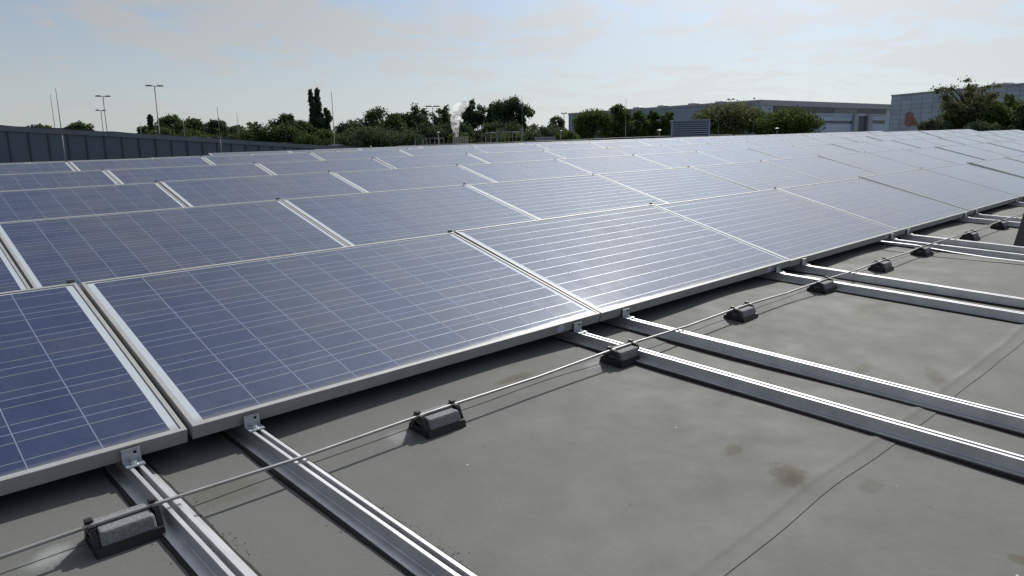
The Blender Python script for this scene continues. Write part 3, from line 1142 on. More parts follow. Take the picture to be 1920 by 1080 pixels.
# ------------------------------------------------------------------ trees
def crown_mesh(name, mat, blobs, ncards, size, rs, parent, loose=False):
    """blobs: (cx,cy,cz,rx,ry,rz,weight). Leaf-sized rhombs through the volume, thicker near the skin"""
    B = np.array(blobs, float)
    wgt = B[:, 6] * (B[:, 3] * B[:, 5]) ** 0.9
    wgt = wgt / wgt.sum()
    idx = rs.choice(len(B), ncards, p=wgt)
    dirs = rs.normal(size=(ncards, 3))
    dirs /= np.linalg.norm(dirs, axis=1)[:, None]
    rad = rs.random(ncards) ** 0.42 * (1 + 0.16 * rs.normal(size=ncards))
    if loose:
        rad = np.abs(rs.normal(size=ncards)) * 0.75
    P = B[idx, :3] + dirs * rad[:, None] * B[idx, 3:6]
    # rhomb
    nrm = dirs * 0.6 + rs.normal(size=(ncards, 3)) * 0.8
    nrm /= np.linalg.norm(nrm, axis=1)[:, None] + 1e-9
    a = np.cross(nrm, rs.normal(size=(ncards, 3)))
    a /= np.linalg.norm(a, axis=1)[:, None] + 1e-9
    b_ = np.cross(nrm, a)
    s = size * (0.55 + 0.9 * rs.random(ncards))[:, None]
    V = np.empty((ncards, 4, 3))
    V[:, 0] = P - a * s * 0.62
    V[:, 1] = P - b_ * s * (0.32 + 0.2 * rs.random(ncards))[:, None]
    V[:, 2] = P + a * s * 0.62
    V[:, 3] = P + b_ * s * (0.32 + 0.2 * rs.random(ncards))[:, None]
    me = bpy.data.meshes.new(name)
    me.vertices.add(ncards * 4)
    me.vertices.foreach_set('co', V.reshape(-1).astype(np.float32))
    me.loops.add(ncards * 4)
    me.loops.foreach_set('vertex_index', np.arange(ncards * 4, dtype=np.int32))
    me.polygons.add(ncards)
    me.polygons.foreach_set('loop_start', np.arange(0, ncards * 4, 4, dtype=np.int32))
    me.update(calc_edges=True)
    me.validate()
    me.materials.append(mat)
    o = bpy.data.objects.new(name, me)
    COL.objects.link(o)
    o.parent = parent
    return o


def tree(name, label, cat, cxp, top, hw, bot, dist, style='round', mat='leaf_mid', seed=0, dens=1.0, group='trees beyond the roof', card=None):
    rs = np.random.RandomState(seed + 100)
    base = at(cxp, 300, dist)
    mpp = dist / FPX / cos(math.atan((cxp - 960) / FPX)) ** 0 
    zt = at(cxp, top, dist)[2]
    zb = max(at(cxp, bot, dist)[2], GZ + 1.0)
    z0 = GZ
    # metres across for hw pixels at that bearing
    pl, pr = at(cxp - hw, top, dist), at(cxp + hw, top, dist)
    rx = 0.5 * (1.45 if style == 'round' else 1.48 if style == 'open' else 1.12) * math.hypot(pl[0] - pr[0], pl[1] - pr[1])
    root = empty(name, Matrix.Translation((base[0], base[1], z0)))
    tag(root, label, cat, group)
    H = zt - z0
    cb = zb - z0
    ch = H - cb
    blobs = []
    limbs = []
    if style == 'round':
        nb = 34
        for i in range(nb):
            th = rs.uniform(0, 2 * pi)
            ph = rs.uniform(-0.95, 1.0)
            q = max(0.0, 1 - abs(ph) ** 2.6) ** 0.5
            r = rx * rs.uniform(0.20, 0.36)
            k = rs.uniform(0.55, 0.86)
            x, y, z = (rx - r * 0.5) * k * q * cos(th), (rx - r * 0.5) * k * q * sin(th), cb + ch / 2 + (ch / 2 - r * 0.75) * ph
            blobs.append((x, y, z, r, r, r * 0.8, 1))
        blobs.append((0, 0, cb + ch * 0.42, rx * 0.66, rx * 0.66, ch * 0.42, 0.8))
        blobs.append((rs.normal() * 0.1 * rx, 0, H - rx * 0.24, rx * 0.34, rx * 0.34, rx * 0.24, 1))
    elif style == 'mass':
        nb = 40
        for i in range(nb):
            r = min(rx * 0.3, ch * 0.42) * rs.uniform(0.55, 1.1)
            x, y = rx * rs.uniform(-1, 1), ch * 0.5 * rs.uniform(-1, 1)
            z = cb + (ch - r) * rs.uniform(0.05, 1.0) * (1 - 0.30 * abs(x / rx) ** 2)
            blobs.append((x, y, z, r * 1.15, r, r * 0.85, 1))
    elif style == 'open':
        # several limbs fanning up, each carrying tufts; sky shows between them
        nl = 7
        for i in range(nl):
            th = 2 * pi * (i + rs.uniform(-0.3, 0.3)) / nl
            sp_ = rs.uniform(0.35, 0.92)
            hh = H - rx * (0.10 + 0.75 * sp_ ** 2 * rs.uniform(0.6, 1.3))
            tx, ty = rx * sp_ * cos(th), rx * sp_ * sin(th)
            limbs.append((tx * 0.9, ty * 0.9, hh - rx * 0.1))
            for j in range(6):
                tt = rs.uniform(0.25, 1.0)
                r = rx * rs.uniform(0.15, 0.27)
                zz = cb + (hh - cb) * tt - r * 0.3
                blobs.append((tx * (0.35 + 0.65 * tt) + rs.normal() * 0.10 * rx, ty * (0.35 + 0.65 * tt) + rs.normal() * 0.10 * rx, zz, r, r, r * 0.95, 1))
        for j in range(7):
            tt = j / 6
            r = rx * (0.34 - 0.14 * tt)
            blobs.append((rs.normal() * 0.08 * rx, rs.normal() * 0.08 * rx, cb + (H - rx * 0.22 - cb) * tt, r, r, r * 1.1, 1))
        limbs.append((0, 0, H - rx * 0.3))
    elif style == 'poplar':
        for (ox, zz, w_) in ((-0.52, 0.97, 0.36), (0.08, 1.0, 0.40), (0.62, 0.62, 0.36)):
            n_ = 9
            for i in range(n_):
                tt = i / (n_ - 1)
                hh = cb + tt * (ch * zz - rx * 0.2)
                ww = w_ * rx * (0.55 + 0.45 * sin(pi * (0.15 + 0.75 * tt))) * (1 - 0.35 * tt)
                blobs.append((ox * rx + rs.normal() * 0.08 * rx, rs.normal() * 0.2 * rx, hh, ww, ww, ch * 0.085, 1))
    elif style == 'airy':
        for i in range(9):
            th = 2 * pi * (i + rs.uniform(-0.3, 0.3)) / 9
            sp_ = rs.uniform(0.45, 1.0)
            hh = H - rx * 0.22 * rs.rand() - rx * 0.5 * (1 - sp_) * rs.rand()
            tx, ty = rx * sp_ * cos(th), rx * sp_ * sin(th)
            limbs.append((tx * 0.95, ty * 0.95, hh - rx * 0.05))
            for j in range(8):
                tt = rs.uniform(0.35, 1.0)
                r = rx * rs.uniform(0.09, 0.19)
                blobs.append((tx * (0.3 + 0.7 * tt) + rs.normal() * 0.09 * rx, ty * (0.3 + 0.7 * tt) + rs.normal() * 0.09 * rx, cb + (hh - cb) * tt - r * 0.4, r * 1.25, r * 1.25, r * 0.6, 1))
    elif style == 'column':
        n_ = 10
        for i in range(n_):
            tt = i / (n_ - 1)
            blobs.append((rs.normal() * 0.1 * rx, rs.normal() * 0.1 * rx, cb + tt * (ch - rx * 0.3), rx * (0.9 - 0.4 * tt), rx * (0.9 - 0.4 * tt), ch * 0.10, 1))
    area = (2 * hw) * (bot - top)
    nc = int(max(300, min(16000, area * 1.9 * dens)))
    sz = card if card else max(0.18, 3.0 * dist / FPX)
    if style == 'airy':
        sz *= 0.8
        nc = int(nc * 0.5)
    crown_mesh('crown', M[mat], blobs, nc, sz, rs, root, style == 'airy')
    tr = MB()
    r0 = max(0.12, min(0.45, rx * 0.09))
    tr.tube([(0, 0, -0.3), (0.02 * rx, 0, H * 0.3), (-0.02 * rx, 0.02 * rx, H * 0.6), (0.03 * rx, 0, H * 0.93)], [r0, r0 * 0.8, r0 * 0.55, r0 * 0.1], 7)
    for (x, y, z) in (limbs if limbs else [(q[0], q[1], q[2]) for q in blobs[:9]]):
        zs_ = max(cb * 0.7, z - 0.55 * ch * rs.uniform(0.5, 1.0))
        tr.tube([(0, 0, zs_), (x * 0.45, y * 0.45, zs_ + (z - zs_) * 0.6), (x, y, z)], [r0 * 0.40, r0 * 0.26, r0 * 0.07], 5)
    tr.build('trunk', M['bark'], root)
    return root


T = [
    # far left, peeping over the dark wall
    ('shrub_tree', 'low flat-topped bush far left, just showing over the dark wall', 'tree', 83, 233, 25, 262, 150, 'round', 'leaf_mid', 1),
    ('shrub_tree', 'small bushy tree over the dark wall, left of the two floodlight masts', 'tree', 157, 227, 24, 262, 150, 'round', 'leaf_mid', 2),
    ('conifer', 'narrow dark column of a tree beside the nearest floodlight mast', 'tree', 290, 217, 8, 268, 140, 'column', 'leaf_dark', 3),
    ('broadleaf_tree', 'low tree at the left end of the wood, sloping down to the wall', 'tree', 279, 236, 17, 268, 148, 'round', 'leaf_mid', 4),
    ('broadleaf_tree', 'peaked tree right of the narrow dark conifer', 'tree', 328, 215, 26, 274, 142, 'round', 'leaf_mid', 5),
    ('broadleaf_tree', 'rounded tree in the left wood, second from the narrow conifer', 'tree', 366, 221, 24, 276, 145, 'round', 'leaf_mid', 6),
    ('broadleaf_tree', 'dark tree behind the thin rod on the left', 'tree', 412, 224, 22, 278, 140, 'round', 'leaf_dark', 7),
    ('broadleaf_tree', 'low green tree just left of the small pale bush', 'tree', 447, 234, 22, 282, 138, 'round', 'leaf_mid', 8),
    ('shrub_tree', 'small pale loose bush sticking up from the left wood', 'tree', 480, 227, 9, 262, 130, 'airy', 'leaf_grey', 9, 2.0),
    ('broadleaf_tree', 'broad dome of a tree left of the poplar', 'tree', 541, 213, 24, 270, 150, 'round', 'leaf_dark', 10),
    ('broadleaf_tree', 'wide low green tree under the dome left of the poplar', 'tree', 505, 227, 66, 290, 128, 'mass', 'leaf_mid', 11),
    ('broadleaf_tree', 'bushy tree squeezed between the dome and the poplar', 'tree', 572, 226, 22, 284, 140, 'round', 'leaf_mid', 12),
    ('shrub_tree', 'long low row of bushes at the foot of the left wood', 'tree', 372, 231, 112, 286, 134, 'mass', 'leaf_mid', 50, 1.2),
    ('poplar', 'tall narrow twin-topped dark poplar', 'tree', 604, 168, 22, 262, 155, 'poplar', 'leaf_dark', 13, 2.0),
    ('broadleaf_tree', 'low green tree at the foot of the poplar', 'tree', 618, 232, 50, 292, 126, 'mass', 'leaf_mid', 14),
    ('broadleaf_tree', 'wide dark tree right of the poplar and its rod', 'tree', 664, 223, 31, 288, 138, 'round', 'leaf_dark', 15),
    ('broadleaf_tree', 'big round dark tree, tallest of the left wood after the poplar', 'tree', 719, 200, 30, 275, 140, 'round', 'leaf_mid', 16),
    ('broadleaf_tree', 'wide bushy tree at the foot of the big round tree', 'tree', 712, 228, 66, 294, 122, 'mass', 'leaf_dark', 17),
    ('open_tree', 'loose two-headed tree left of the T-shaped lamp post', 'tree', 780, 193, 26, 250, 150, 'open', 'leaf_dark', 18),
    ('open_tree', 'feathery tree between the T-shaped lamp post and the steam', 'tree', 838, 196, 25, 256, 150, 'open', 'leaf_dark', 19),
    ('open_tree', 'tall loose tree right behind the steam plume', 'tree', 884, 185, 23, 258, 152, 'open', 'leaf_dark', 20),
    ('open_tree', 'shorter of the two joined tall trees at the middle', 'tree', 924, 193, 17, 255, 150, 'open', 'leaf_dark', 21, 1.3),
    ('open_tree', 'tallest broad dark tree at the middle of the skyline', 'tree', 959, 179, 31, 262, 148, 'open', 'leaf_dark', 22, 1.4),
    ('shrub_tree', 'dark undergrowth below the loose two-headed tree', 'tree', 772, 226, 52, 292, 140, 'mass', 'leaf_dark', 23),
    ('shrub_tree', 'dark undergrowth behind the steam vent', 'tree', 832, 224, 52, 292, 142, 'mass', 'leaf_dark', 24),
    ('shrub_tree', 'dark undergrowth right of the steam vent', 'tree', 895, 219, 52, 290, 142, 'mass', 'leaf_dark', 25),
    ('shrub_tree', 'dark undergrowth below the tallest middle trees', 'tree', 958, 220, 54, 290, 140, 'mass', 'leaf_dark', 26),
    ('shrub', 'light green bush at the foot of the steam plume', 'shrub', 862, 246, 17, 276, 75, 'round', 'leaf_fresh', 27),
    ('shrub', 'green bush behind the long white-topped frame', 'shrub', 958, 247, 20, 276, 80, 'round', 'leaf_fresh', 28),
    ('far_tree', 'distant hazy low tree row right of the tallest trees', 'tree', 1006, 227, 32, 268, 230, 'mass', 'leaf_grey', 29),
    ('far_tree', 'distant round grey-green tree left of the long hall', 'tree', 1043, 217, 13, 258, 230, 'round', 'leaf_grey', 30),
    ('shrub_tree', 'distant low dark bushes by the corner of the long hall', 'tree', 1046, 228, 34, 268, 200, 'mass', 'leaf_dark', 31),
    ('shrub', 'low fresh green bush just before the long hall corner', 'shrub', 1062, 244, 20, 274, 85, 'round', 'leaf_fresh', 32),
    # before the long grey hall
    ('broadleaf_tree', 'fresh green tree before the left end of the long hall', 'tree', 1113, 204, 32, 268, 92, 'round', 'leaf_fresh', 33),
    ('broadleaf_tree', 'taller green tree with a sparse top, beside the lightning rod', 'tree', 1159, 195, 21, 268, 90, 'round', 'leaf_fresh', 34),
    ('broadleaf_tree', 'narrow green tree right of the lightning rod before the hall', 'tree', 1194, 208, 17, 266, 92, 'round', 'leaf_fresh', 35),
    ('broadleaf_tree', 'slim green tree two places left of the louvred box', 'tree', 1221, 206, 14, 265, 94, 'open', 'leaf_fresh', 36, 1.7),
    ('broadleaf_tree', 'slim green tree directly left of the louvred box', 'tree', 1249, 209, 16, 264, 94, 'open', 'leaf_fresh', 37, 1.7),
    ('shrub_tree', 'dark bushes along the roof edge left of the louvred box', 'tree', 1185, 232, 82, 272, 96, 'mass', 'leaf_dark', 38),
    ('blossom_tree', 'pale olive tree in bloom behind the louvred box', 'tree', 1364, 192, 56, 262, 98, 'round', 'leaf_olive', 39),
    ('broadleaf_tree', 'dense round green tree before the hall corner', 'tree', 1472, 202, 57, 262, 95, 'round', 'leaf_fresh', 40),
    # right, before the hall with the orange sign
    ('airy_tree', 'tall airy tree with a sparse see-through top at right', 'tree', 1803, 147, 58, 252, 80, 'airy', 'leaf_olive', 41, 1.7),
    ('broadleaf_tree', 'dense green tree below the airy tree at right', 'tree', 1815, 178, 52, 256, 82, 'round', 'leaf_fresh', 42),
    ('broadleaf_tree', 'bright green tree at the right, behind the dark one at the edge', 'tree', 1878, 176, 44, 256, 84, 'open', 'leaf_fresh', 43, 1.8),
    ('broadleaf_tree', 'dark tree cut off by the right edge of the photo', 'tree', 1916, 190, 26, 256, 78, 'round', 'leaf_dark', 44),
    ('shrub', 'pale grey-green bush right below the orange sign', 'shrub', 1747, 223, 26, 256, 78, 'round', 'leaf_grey', 45),
    ('shrub', 'dark low bush under the airy tree', 'shrub', 1838, 222, 82, 266, 76, 'mass', 'leaf_dark', 46),
]
for a in T:
    nm, lb, ct, cxp, top, hw, bot, dist, stl, mat, sd_ = a[:11]
    tree(nm, lb, ct, cxp, top, hw, bot, dist, stl, mat, sd_, a[11] if len(a) > 11 else 1.0)


# ------------------------------------------------------------------ the two halls behind
def wall_frame(A, B):
    """matrix with x along A->B, y out of the wall (towards us), z up, origin at A on z=0"""
    d_ = np.array([B[0] - A[0], B[1] - A[1], 0.0])
    L_ = np.linalg.norm(d_)
    d_ /= L_
    y_ = np.array([-d_[1], d_[0], 0.0])
    m_ = Matrix.Identity(4)
    for i in range(3):
        m_[i][0], m_[i][1], m_[i][2] = d_[i], y_[i], (0, 0, 1)[i]
    m_[0][3], m_[1][3] = A[0], A[1]
    return m_, L_, d_, y_


def on_wall(px, py, A, B):
    """(u along wall, z) where a pixel ray meets the vertical wall through A,B"""
    _, L_, d_, y_ = wall_frame(A, B)
    r = ray(px, py)
    tt = ((A[0] - CAMPOS[0]) * y_[0] + (A[1] - CAMPOS[1]) * y_[1]) / (r[0] * y_[0] + r[1] * y_[1])
    P = CAMPOS + r * tt
    return float((P[0] - A[0]) * d_[0] + (P[1] - A[1]) * d_[1]), float(P[2])


P1, P2, P3 = at(1066, 204, 158), at(1424, 187, 130), at(1673, 197.5, 160)
ZT = float(P2[2])
hall1 = empty('exhibition_hall', Matrix.Translation((P2[0], P2[1], GZ)))
tag(hall1, 'long grey-blue flat-roofed hall with its corner towards us, behind the louvred box', 'building')
inv = Matrix.Translation((-P2[0], -P2[1], -GZ))


def wall_part(name, mat, A, B, u0, u1, z0, z1, y0, y1, parent, invm, bev=0):
    mfr, L_, _, _ = wall_frame(A, B)
    b = MB()
    b.box(u0, u1, y0, y1, z0, z1, bev)
    o = b.build(name, mat, parent)
    o.matrix_local = invm @ mfr
    return o


def Lw(A, B):
    return math.hypot(B[0] - A[0], B[1] - A[1])


def inward(A, B, out_pt):
    """sign so that y points towards the camera"""
    _, _, _, y_ = wall_frame(A, B)
    return 1 if (CAMPOS[0] - A[0]) * y_[0] + (CAMPOS[1] - A[1]) * y_[1] > 0 else -1


sA = inward(P1, P2, None)
sB = inward(P2, P3, None)
# solid body, slightly inside the claddings
P4 = P1 + P3 - P2


def shrink(P, c, k):
    return c + (P - c) * k


cen = (P1 + P3) / 2
b = MB()
q = [shrink(np.array([p_[0], p_[1], 0]), np.array([cen[0], cen[1], 0]), 0.992) for p_ in (P1, P2, P3, P4)]
b.hexa([(v[0] - P2[0], v[1] - P2[1], 0) for v in q] + [(v[0] - P2[0], v[1] - P2[1], ZT - GZ - 0.25) for v in q])
b.build('roof', M['membrane_far'], hall1)
LA, LBw = Lw(P1, P2), Lw(P2, P3)
wall_part('side_wall', M['hall_left'], P1, P2, 0, LA, GZ, ZT - 0.35, min(0, -sA * 0.3), max(0, -sA * 0.3), hall1, inv)
wall_part('roof_edge', M['fascia'], P1, P2, -0.1, LA + 0.02, ZT - 0.35, ZT, min(sA * 0.08, -sA * 0.5), max(sA * 0.08, -sA * 0.5), hall1, inv)
wall_part('entrance_wall', M['hall_right'], P2, P3, 0.32, LBw, GZ, ZT - 0.9, min(0, -sB * 0.3), max(0, -sB * 0.3), hall1, inv)
wall_part('roof_edge', M['fascia'], P2, P3, 0.02, LBw, ZT - 0.9, ZT - 0.002, min(sB * 0.25, -sB * 0.5), max(sB * 0.25, -sB * 0.5), hall1, inv)


def rect_on(name, mat, A, B, sgn, px0, py0, px1, py1, parent, invm, out=0.06, sill=None):
    u0, za = on_wall(px0, py0, A, B)
    u1, zb = on_wall(px1, py1, A, B)
    return wall_part(name, mat, A, B, min(u0, u1), max(u0, u1), min(za, zb), max(za, zb), min(0.003 * sgn, sgn * out), max(0.003 * sgn, sgn * out), parent, invm)


for (x0, x1, ya, yb, mt_) in ((1450, 1564, 197.5, 212.5, 'dark_glass'), (1565, 1606, 199.5, 213.5, 'green_glass'), (1607, 1661, 201, 214, 'dark_glass')):
    rect_on('window_band', M[mt_], P2, P3, sB, x0, ya, x1, yb, hall1, inv)
rect_on('window_strip', M['dark_glass'], P2, P3, sB, 1500, 225.5, 1597, 231.5, hall1, inv, 0.07)
rect_on('window_strip', M['dark_glass'], P2, P3, sB, 1631, 225.5, 1658, 231.5, hall1, inv, 0.07)
rect_on('gateway', M['doordark'], P2, P3, sB, 1604, 217, 1624, 252, hall1, inv, 0.08)
rect_on('pillar', M['pillar'], P2, P3, sB, 1598.5, 214.5, 1603, 254, hall1, inv, 0.5)
rect_on('pillar', M['pillar'], P2, P3, sB, 1625, 214.5, 1629, 254, hall1, inv, 0.5)
rect_on('wall_band', M['pillar'], P2, P3, sB, 1500, 215, 1597.5, 217, hall1, inv, 0.15)
rect_on('wall_band', M['pillar'], P2, P3, sB, 1630, 215.5, 1660, 217.3, hall1, inv, 0.15)
for px, py in ((1186, 193), (1232, 190.8), (1290, 188), (1341, 187)):
    u, z = on_wall(px, py, P1, P2)
    b = MB()
    w_ = 0.72
    b.loft([[(u - w_, -sA * 1.0, ZT - 0.3), (u + w_, -sA * 1.0, ZT - 0.3), (u + w_, -sA * 2.4, ZT - 0.3), (u - w_, -sA * 2.4, ZT - 0.3)],
            [(u - w_, -sA * 1.0, ZT + 0.28), (u + w_, -sA * 1.0, ZT + 0.28), (u + w_, -sA * 2.4, ZT + 0.28), (u - w_, -sA * 2.4, ZT + 0.28)],
            [(u - w_ * 0.8, -sA * 1.3, ZT + 0.42), (u + w_ * 0.6, -sA * 1.3, ZT + 0.42), (u + w_ * 0.6, -sA * 2.1, ZT + 0.42), (u - w_ * 0.8, -sA * 2.1, ZT + 0.42)]])
    o = b.build('roof_vent', M['fascia'], hall1)
    o.matrix_local = inv @ wall_frame(P1, P2)[0]

Q1, Q2 = at(1672, 178, 116), at(2010, 163, 102)
ZQ = float(Q1[2])
hall2 = empty('exhibition_hall', Matrix.Translation((Q1[0], Q1[1], GZ)))
tag(hall2, 'grey panelled hall with the orange 8b sign, far right', 'building')
inv2 = Matrix.Translation((-Q1[0], -Q1[1], -GZ))
LQ = Lw(Q1, Q2)
sQ = inward(Q1, Q2, None)
wall_part('panelled_wall', M['hall_two'], Q1, Q2, 0, LQ, GZ, ZQ - 0.18, min(0, -sQ * 30), max(0, -sQ * 30), hall2, inv2)
wall_part('roof_edge', M['fascia'], Q1, Q2, -0.05, LQ + 0.05, ZQ - 0.18, ZQ, min(sQ * 0.08, -sQ * 30.1), max(sQ * 0.08, -sQ * 30.1), hall2, inv2)
u, z = on_wall(1858, 170, Q1, Q2)
wall_part('roof_vent', M['fascia'], Q1, Q2, u - 0.85, u + 0.85, ZQ + 0.002, ZQ + 0.34, min(-sQ * 1, -sQ * 3), max(-sQ * 1, -sQ * 3), hall2, inv2, 0.12)
u, z = on_wall(1718, 174, Q1, Q2)
wall_part('roof_vent', M['fascia'], Q1, Q2, u - 0.55, u + 0.55, ZQ + 0.002, ZQ + 0.10, min(-sQ * 1, -sQ * 2), max(-sQ * 1, -sQ * 2), hall2, inv2)
u0, z0 = on_wall(1696, 235.5, Q1, Q2)
u1, z1 = on_wall(1712, 210, Q1, Q2)


def letters(txt, size, uoff, zoff, parent, mat):
    cu = bpy.data.curves.new('letters', 'FONT')
    cu.body = txt
    cu.size = size
    cu.extrude = 0.05
    cu.offset = 0.035 * size
    tmp = bpy.data.objects.new('tmp', cu)
    COL.objects.link(tmp)
    dg = bpy.context.evaluated_depsgraph_get()
    me = bpy.data.meshes.new_from_object(tmp.evaluated_get(dg))
    bpy.data.objects.remove(tmp)
    o = bpy.data.objects.new('sign_lettering', me)
    me.materials.clear()
    me.materials.append(mat)
    COL.objects.link(o)
    o.parent = parent
    fr = wall_frame(Q1, Q2)[0]
    if sQ > 0:
        # text must face the viewer: mirror-free turn about z
        loc = Matrix.Translation((uoff, 0.06, zoff)) @ Matrix.Rotation(pi, 4, 'Z') @ Matrix.Rotation(pi / 2, 4, 'X')
    else:
        loc = Matrix.Translation((uoff, -0.06, zoff)) @ Matrix.Rotation(pi / 2, 4, 'X')
    o.matrix_local = inv2 @ fr @ loc
    return o


hgt = abs(z1 - z0)
letters('8', hgt / 0.70, u0, min(z0, z1), hall2, M['sign'])['label'] = 'large orange figure 8 on the wall'
letters('b', hgt * 0.52 / 0.70, u1 + 0.12, min(z0, z1), hall2, M['sign'])['label'] = 'smaller orange letter b beside the 8'


# ------------------------------------------------------------------ floodlight masts and lamps
def mast(pxh, pyh, pxb, pyb, dist, head_px, label, heads=2, style='flood'):
    top = at(pxh, pyh, dist)
    root = empty('floodlight_mast', Matrix.Translation((top[0], top[1], GZ)))
    tag(root, label, 'lamp post', 'tall lamp posts beyond the roof')
    H = top[2] - GZ
    mpp_ = dist / FPX
    r = max(0.07, 0.75 * mpp_)
    b = MB()
    b.tube([(0, 0, -0.2), (0, 0, H)], [r * 1.2, r * 0.75], 10)
    b.build('pole', M['mast'], root)
    d_ = ray(pxh, pyh)
    an = math.atan2(-d_[0], d_[1])
    hw = head_px * mpp_ / 2
    b = MB()
    b.tube([(-hw * 0.8, 0, 0), (hw * 0.8, 0, 0)], r * 0.5, 8)
    o = b.build('cross_arm', M['mast'], root)
    o.matrix_local = Matrix.Translation((0, 0, H)) @ Matrix.Rotation(an, 4, 'Z')
    for sx_ in (-1, 1):
        if style == 'flood':
            b = MB()
            x0, x1 = sx_ * hw * 0.22, sx_ * hw
            lo, hi = min(x0, x1), max(x0, x1)
            th = 2.2 * mpp_
            b.loft([[(lo, -th, -th * 0.1), (hi, -th, -th * 0.1), (hi, th, -th * 0.1), (lo, th, -th * 0.1)],
                    [(lo, -th, th * 0.3), (hi, -th, th * 0.3), (hi, th, th * 0.3), (lo, th, th * 0.3)],
                    [(lo + (hi - lo) * 0.25, -th * 0.5, th * 0.8), (hi - (hi - lo) * 0.2, -th * 0.5, th * 0.8), (hi - (hi - lo) * 0.2, th * 0.5, th * 0.8), (lo + (hi - lo) * 0.25, th * 0.5, th * 0.8)]])
        else:
            b = MB()
            lo, hi = sorted((sx_ * hw * 0.12, sx_ * hw))
            th = 1.1 * mpp_
            b.box(lo, hi, -th * 2, th * 2, 0.02 * mpp_, th * 1.4, th * 0.3)
        o = b.build('lamp_head', M['lamphead'], root)
        o.matrix_local = Matrix.Translation((0, 0, H)) @ Matrix.Rotation(an, 4, 'Z')
    return root


mast(289.5, 161.5, 300, 252, 95, 27, 'nearest and tallest two-headed floodlight mast at left')
mast(193, 181, 201, 244, 115, 22, 'two-headed floodlight mast at left, middle one by height')
mast(189, 207.5, 194, 244, 150, 15, 'shortest and farthest two-headed floodlight mast at left')
mast(811, 200, 811.5, 235, 140, 26, 'T-shaped lamp post between two loose trees at the middle', style='bar')
mast(1057.5, 213, 1057.5, 232, 170, 11, 'small distant T-shaped lamp post left of the long hall', style='bar')
mast(1370.5, 186.8, 1370.5, 200, 175, 13, 'small two-headed lamp post showing above the roof of the long hall')


def lamp(px, py, dist, wpx, label, hm='whitemetal'):
    tp = at(px, py, dist)
    root = empty('street_lamp', Matrix.Translation((tp[0], tp[1], GZ)))
    tag(root, label, 'lamp', 'small pole lamps beyond the roof')
    H = tp[2] - GZ
    mpp_ = dist / FPX
    b = MB()
    b.tube([(0, 0, 0), (0, 0, H)], 0.045, 8)
    b.build('pole', M['greymetal'], root)
    b = MB()
    w_ = wpx * mpp_ / 2
    b.loft([[(w_ * cos(k * pi / 6), w_ * sin(k * pi / 6), H) for k in range(12)],
            [(w_ * 0.9 * cos(k * pi / 6), w_ * 0.9 * sin(k * pi / 6), H + 0.4 * mpp_) for k in range(12)],
            [(w_ * 0.4 * cos(k * pi / 6), w_ * 0.4 * sin(k * pi / 6), H + 1.2 * mpp_) for k in range(12)]], True, True)
    b.build('lamp_head', M[hm], root)


lamp(821.5, 248.5, 70, 6, 'small white-topped pole lamp left of the steam vent')
lamp(1051, 245.5, 75, 6, 'small pole lamp before the corner of the long hall', 'greymetal')
lamp(1236, 244.5, 70, 9, 'flat white pole lamp before the trees left of the louvred box')
lamp(1457, 241, 75, 8, 'flat pole lamp in front of the dense round tree', 'pillar')

# ------------------------------------------------------------------ cooling tower with steam, frames, low block
ct_d = 62
cb_ = at(864.5, 300, ct_d)
ct = empty('cooling_tower', Matrix.Translation((cb_[0], cb_[1], GZ)))
tag(ct, 'small cream slatted vent tower with steam rising from it', 'vent tower')
mp_ = ct_d / FPX
Hc = at(864.5, 255.5, ct_d)[2] - GZ
an = math.atan2(-ray(864, 260)[0], ray(864, 260)[1])
wc = 27 * mp_
b = MB()
b.box(-wc / 2 + 0.06, wc / 2 - 0.06, 0.06, wc - 0.06, 0, Hc - 0.15)
o = b.build('core', M['greymetal'], ct)
o.matrix_local = Matrix.Rotation(an, 4, 'Z')
b = MB()
ns = 9
for i in range(ns):
    x0 = -wc / 2 + i * wc / ns
    b.box(x0 + 0.02, x0 + wc / ns - 0.035, 0.0, 0.04, Hc - 3.5, Hc - (0.10 if i < 2 else 0.0))
for i in range(ns):
    y0_ = 0.06 + i * (wc - 0.06) / ns
    for sx_ in (-1, 1):
        b.box(sx_ * wc / 2 - 0.02, sx_ * wc / 2 + 0.02, y0_ + 0.02, y0_ + wc / ns - 0.035, Hc - 3.5, Hc)
o = b.build('slat_screen', M['cream'], ct)
o.matrix_local = Matrix.Rotation(an, 4, 'Z')

# steam: a closed plume filled with thin white air
mt = bpy.data.materials.new('steam')
mt.use_nodes = True
t = mt.node_tree
t.nodes.clear()
vo = t.nodes.new('ShaderNodeVolumePrincipled')
vo.inputs['Color'].default_value = (0.96, 0.96, 0.97, 1)
vo.inputs['Anisotropy'].default_value = 0.55
oc = objco(t)
nn_ = noise(t, 2.4, 5, 0.65, oc, 0.8)
setc(t, vo.inputs['Density'], mth(t, 'MULTIPLY', ramp(t, nn_, [(0.46, 0.0), (0.70, 1.0)]), 6.0))
ou = t.nodes.new('ShaderNodeOutputMaterial')
t.links.new(vo.outputs[0], ou.inputs['Volume'])
spine = [(855.5, 257, 3.4), (854.5, 246, 4.5), (853.5, 234, 6.0), (854, 222, 7.5), (857, 211, 9), (862, 202, 10), (867, 195, 9.5), (872, 190, 5.5)]
c0 = at(855.5, 257, ct_d + 0.8)
st_ = MB()
loops = []
rg = random.Random(8)
for (px, py, r) in spine:
    c = at(px, py, ct_d + 0.8) - c0
    rr_ = r * mp_ * 1.35
    loops.append([(c[0] + rr_ * (0.85 + 0.3 * rg.random()) * cos(2 * pi * k / 14), c[1] + rr_ * (0.85 + 0.3 * rg.random()) * sin(2 * pi * k / 14), c[2]) for k in range(14)])
st_.loft(loops, True, True, True)
tag(st_.build('steam_plume', mt, None, Matrix.Translation(Vector(c0))), 'white steam plume drifting up in front of the dark trees', 'steam')


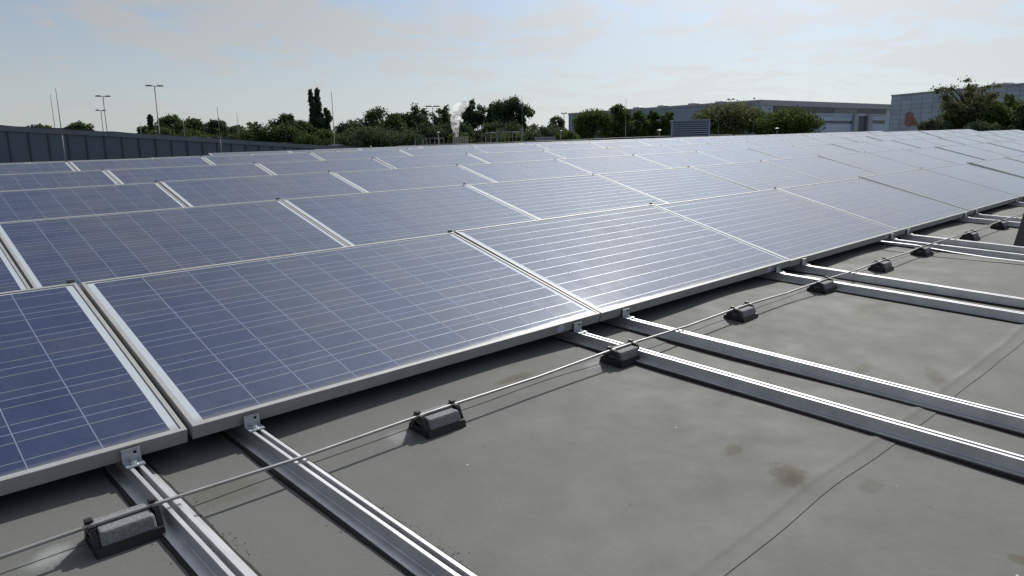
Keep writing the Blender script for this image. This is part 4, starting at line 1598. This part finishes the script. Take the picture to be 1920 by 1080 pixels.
def frame_rack(pxs, pyt, pyb, dist, label, name, white_from=None):
    a, b2 = at(pxs[0], pyt, dist), at(pxs[-1], pyt, dist)
    root = empty(name, Matrix.Translation((a[0], a[1], GZ)))
    tag(root, label, 'metal frame', 'metal frames beyond the roof edge')
    mpp_ = dist / FPX
    bar = MB()
    o_ = np.array([a[0], a[1], GZ])
    bar.tube([a - o_, b2 - o_], 0.75 * mpp_, 6)
    bar.build('top_bar', M['pillar'] if white_from else M['greymetal'], root)
    for px in pxs:
        q_ = at(px, pyt, dist)
        po = MB()
        po.tube([(q_[0] - a[0], q_[1] - a[1], 0), tuple(q_ - o_)], 0.45 * mpp_, 6)
        po.build('post', M['greymetal'], root)
    lo = MB()
    a2, b3 = at(pxs[0], pyt + 9, dist), at(pxs[-1], pyt + 9, dist)
    lo.tube([a2 - o_, b3 - o_], 0.35 * mpp_, 6)
    lo.build('rail_bar', M['greymetal'], root)


frame_rack([778, 793, 800, 806, 815, 824, 832], 259.5, 275, 58, 'low grey railing frame left of the steam vent', 'railing_frame')
frame_rack([910, 920, 930], 249, 268, 58, 'short white-topped frame right of the steam vent', 'railing_frame', True)
frame_rack([933, 940, 947, 954, 961, 968, 977], 247.6, 268, 58, 'long white-topped railing frame ending at the tall rod', 'railing_frame', True)

bk = at(1023, 256.5, 110)
blk = empty('low_building', Matrix.Translation((bk[0], bk[1], GZ)))
tag(blk, 'low plain grey building seen between bushes left of the long hall', 'building')
b = MB()
an = math.atan2(-ray(1023, 260)[0], ray(1023, 260)[1])
wb = 38 * 110 / FPX
b.box(-wb / 2, wb / 2, 0, 6, 0, bk[2] - GZ - 0.15)
o = b.build('wall', M['hall_left'], blk)
o.matrix_local = Matrix.Rotation(an, 4, 'Z')
b = MB()
b.box(-wb / 2 - 0.1, wb / 2 + 0.1, -0.1, 6.1, bk[2] - GZ - 0.148, bk[2] - GZ)
o = b.build('roof_edge', M['fascia'], blk)
o.matrix_local = Matrix.Rotation(an, 4, 'Z')
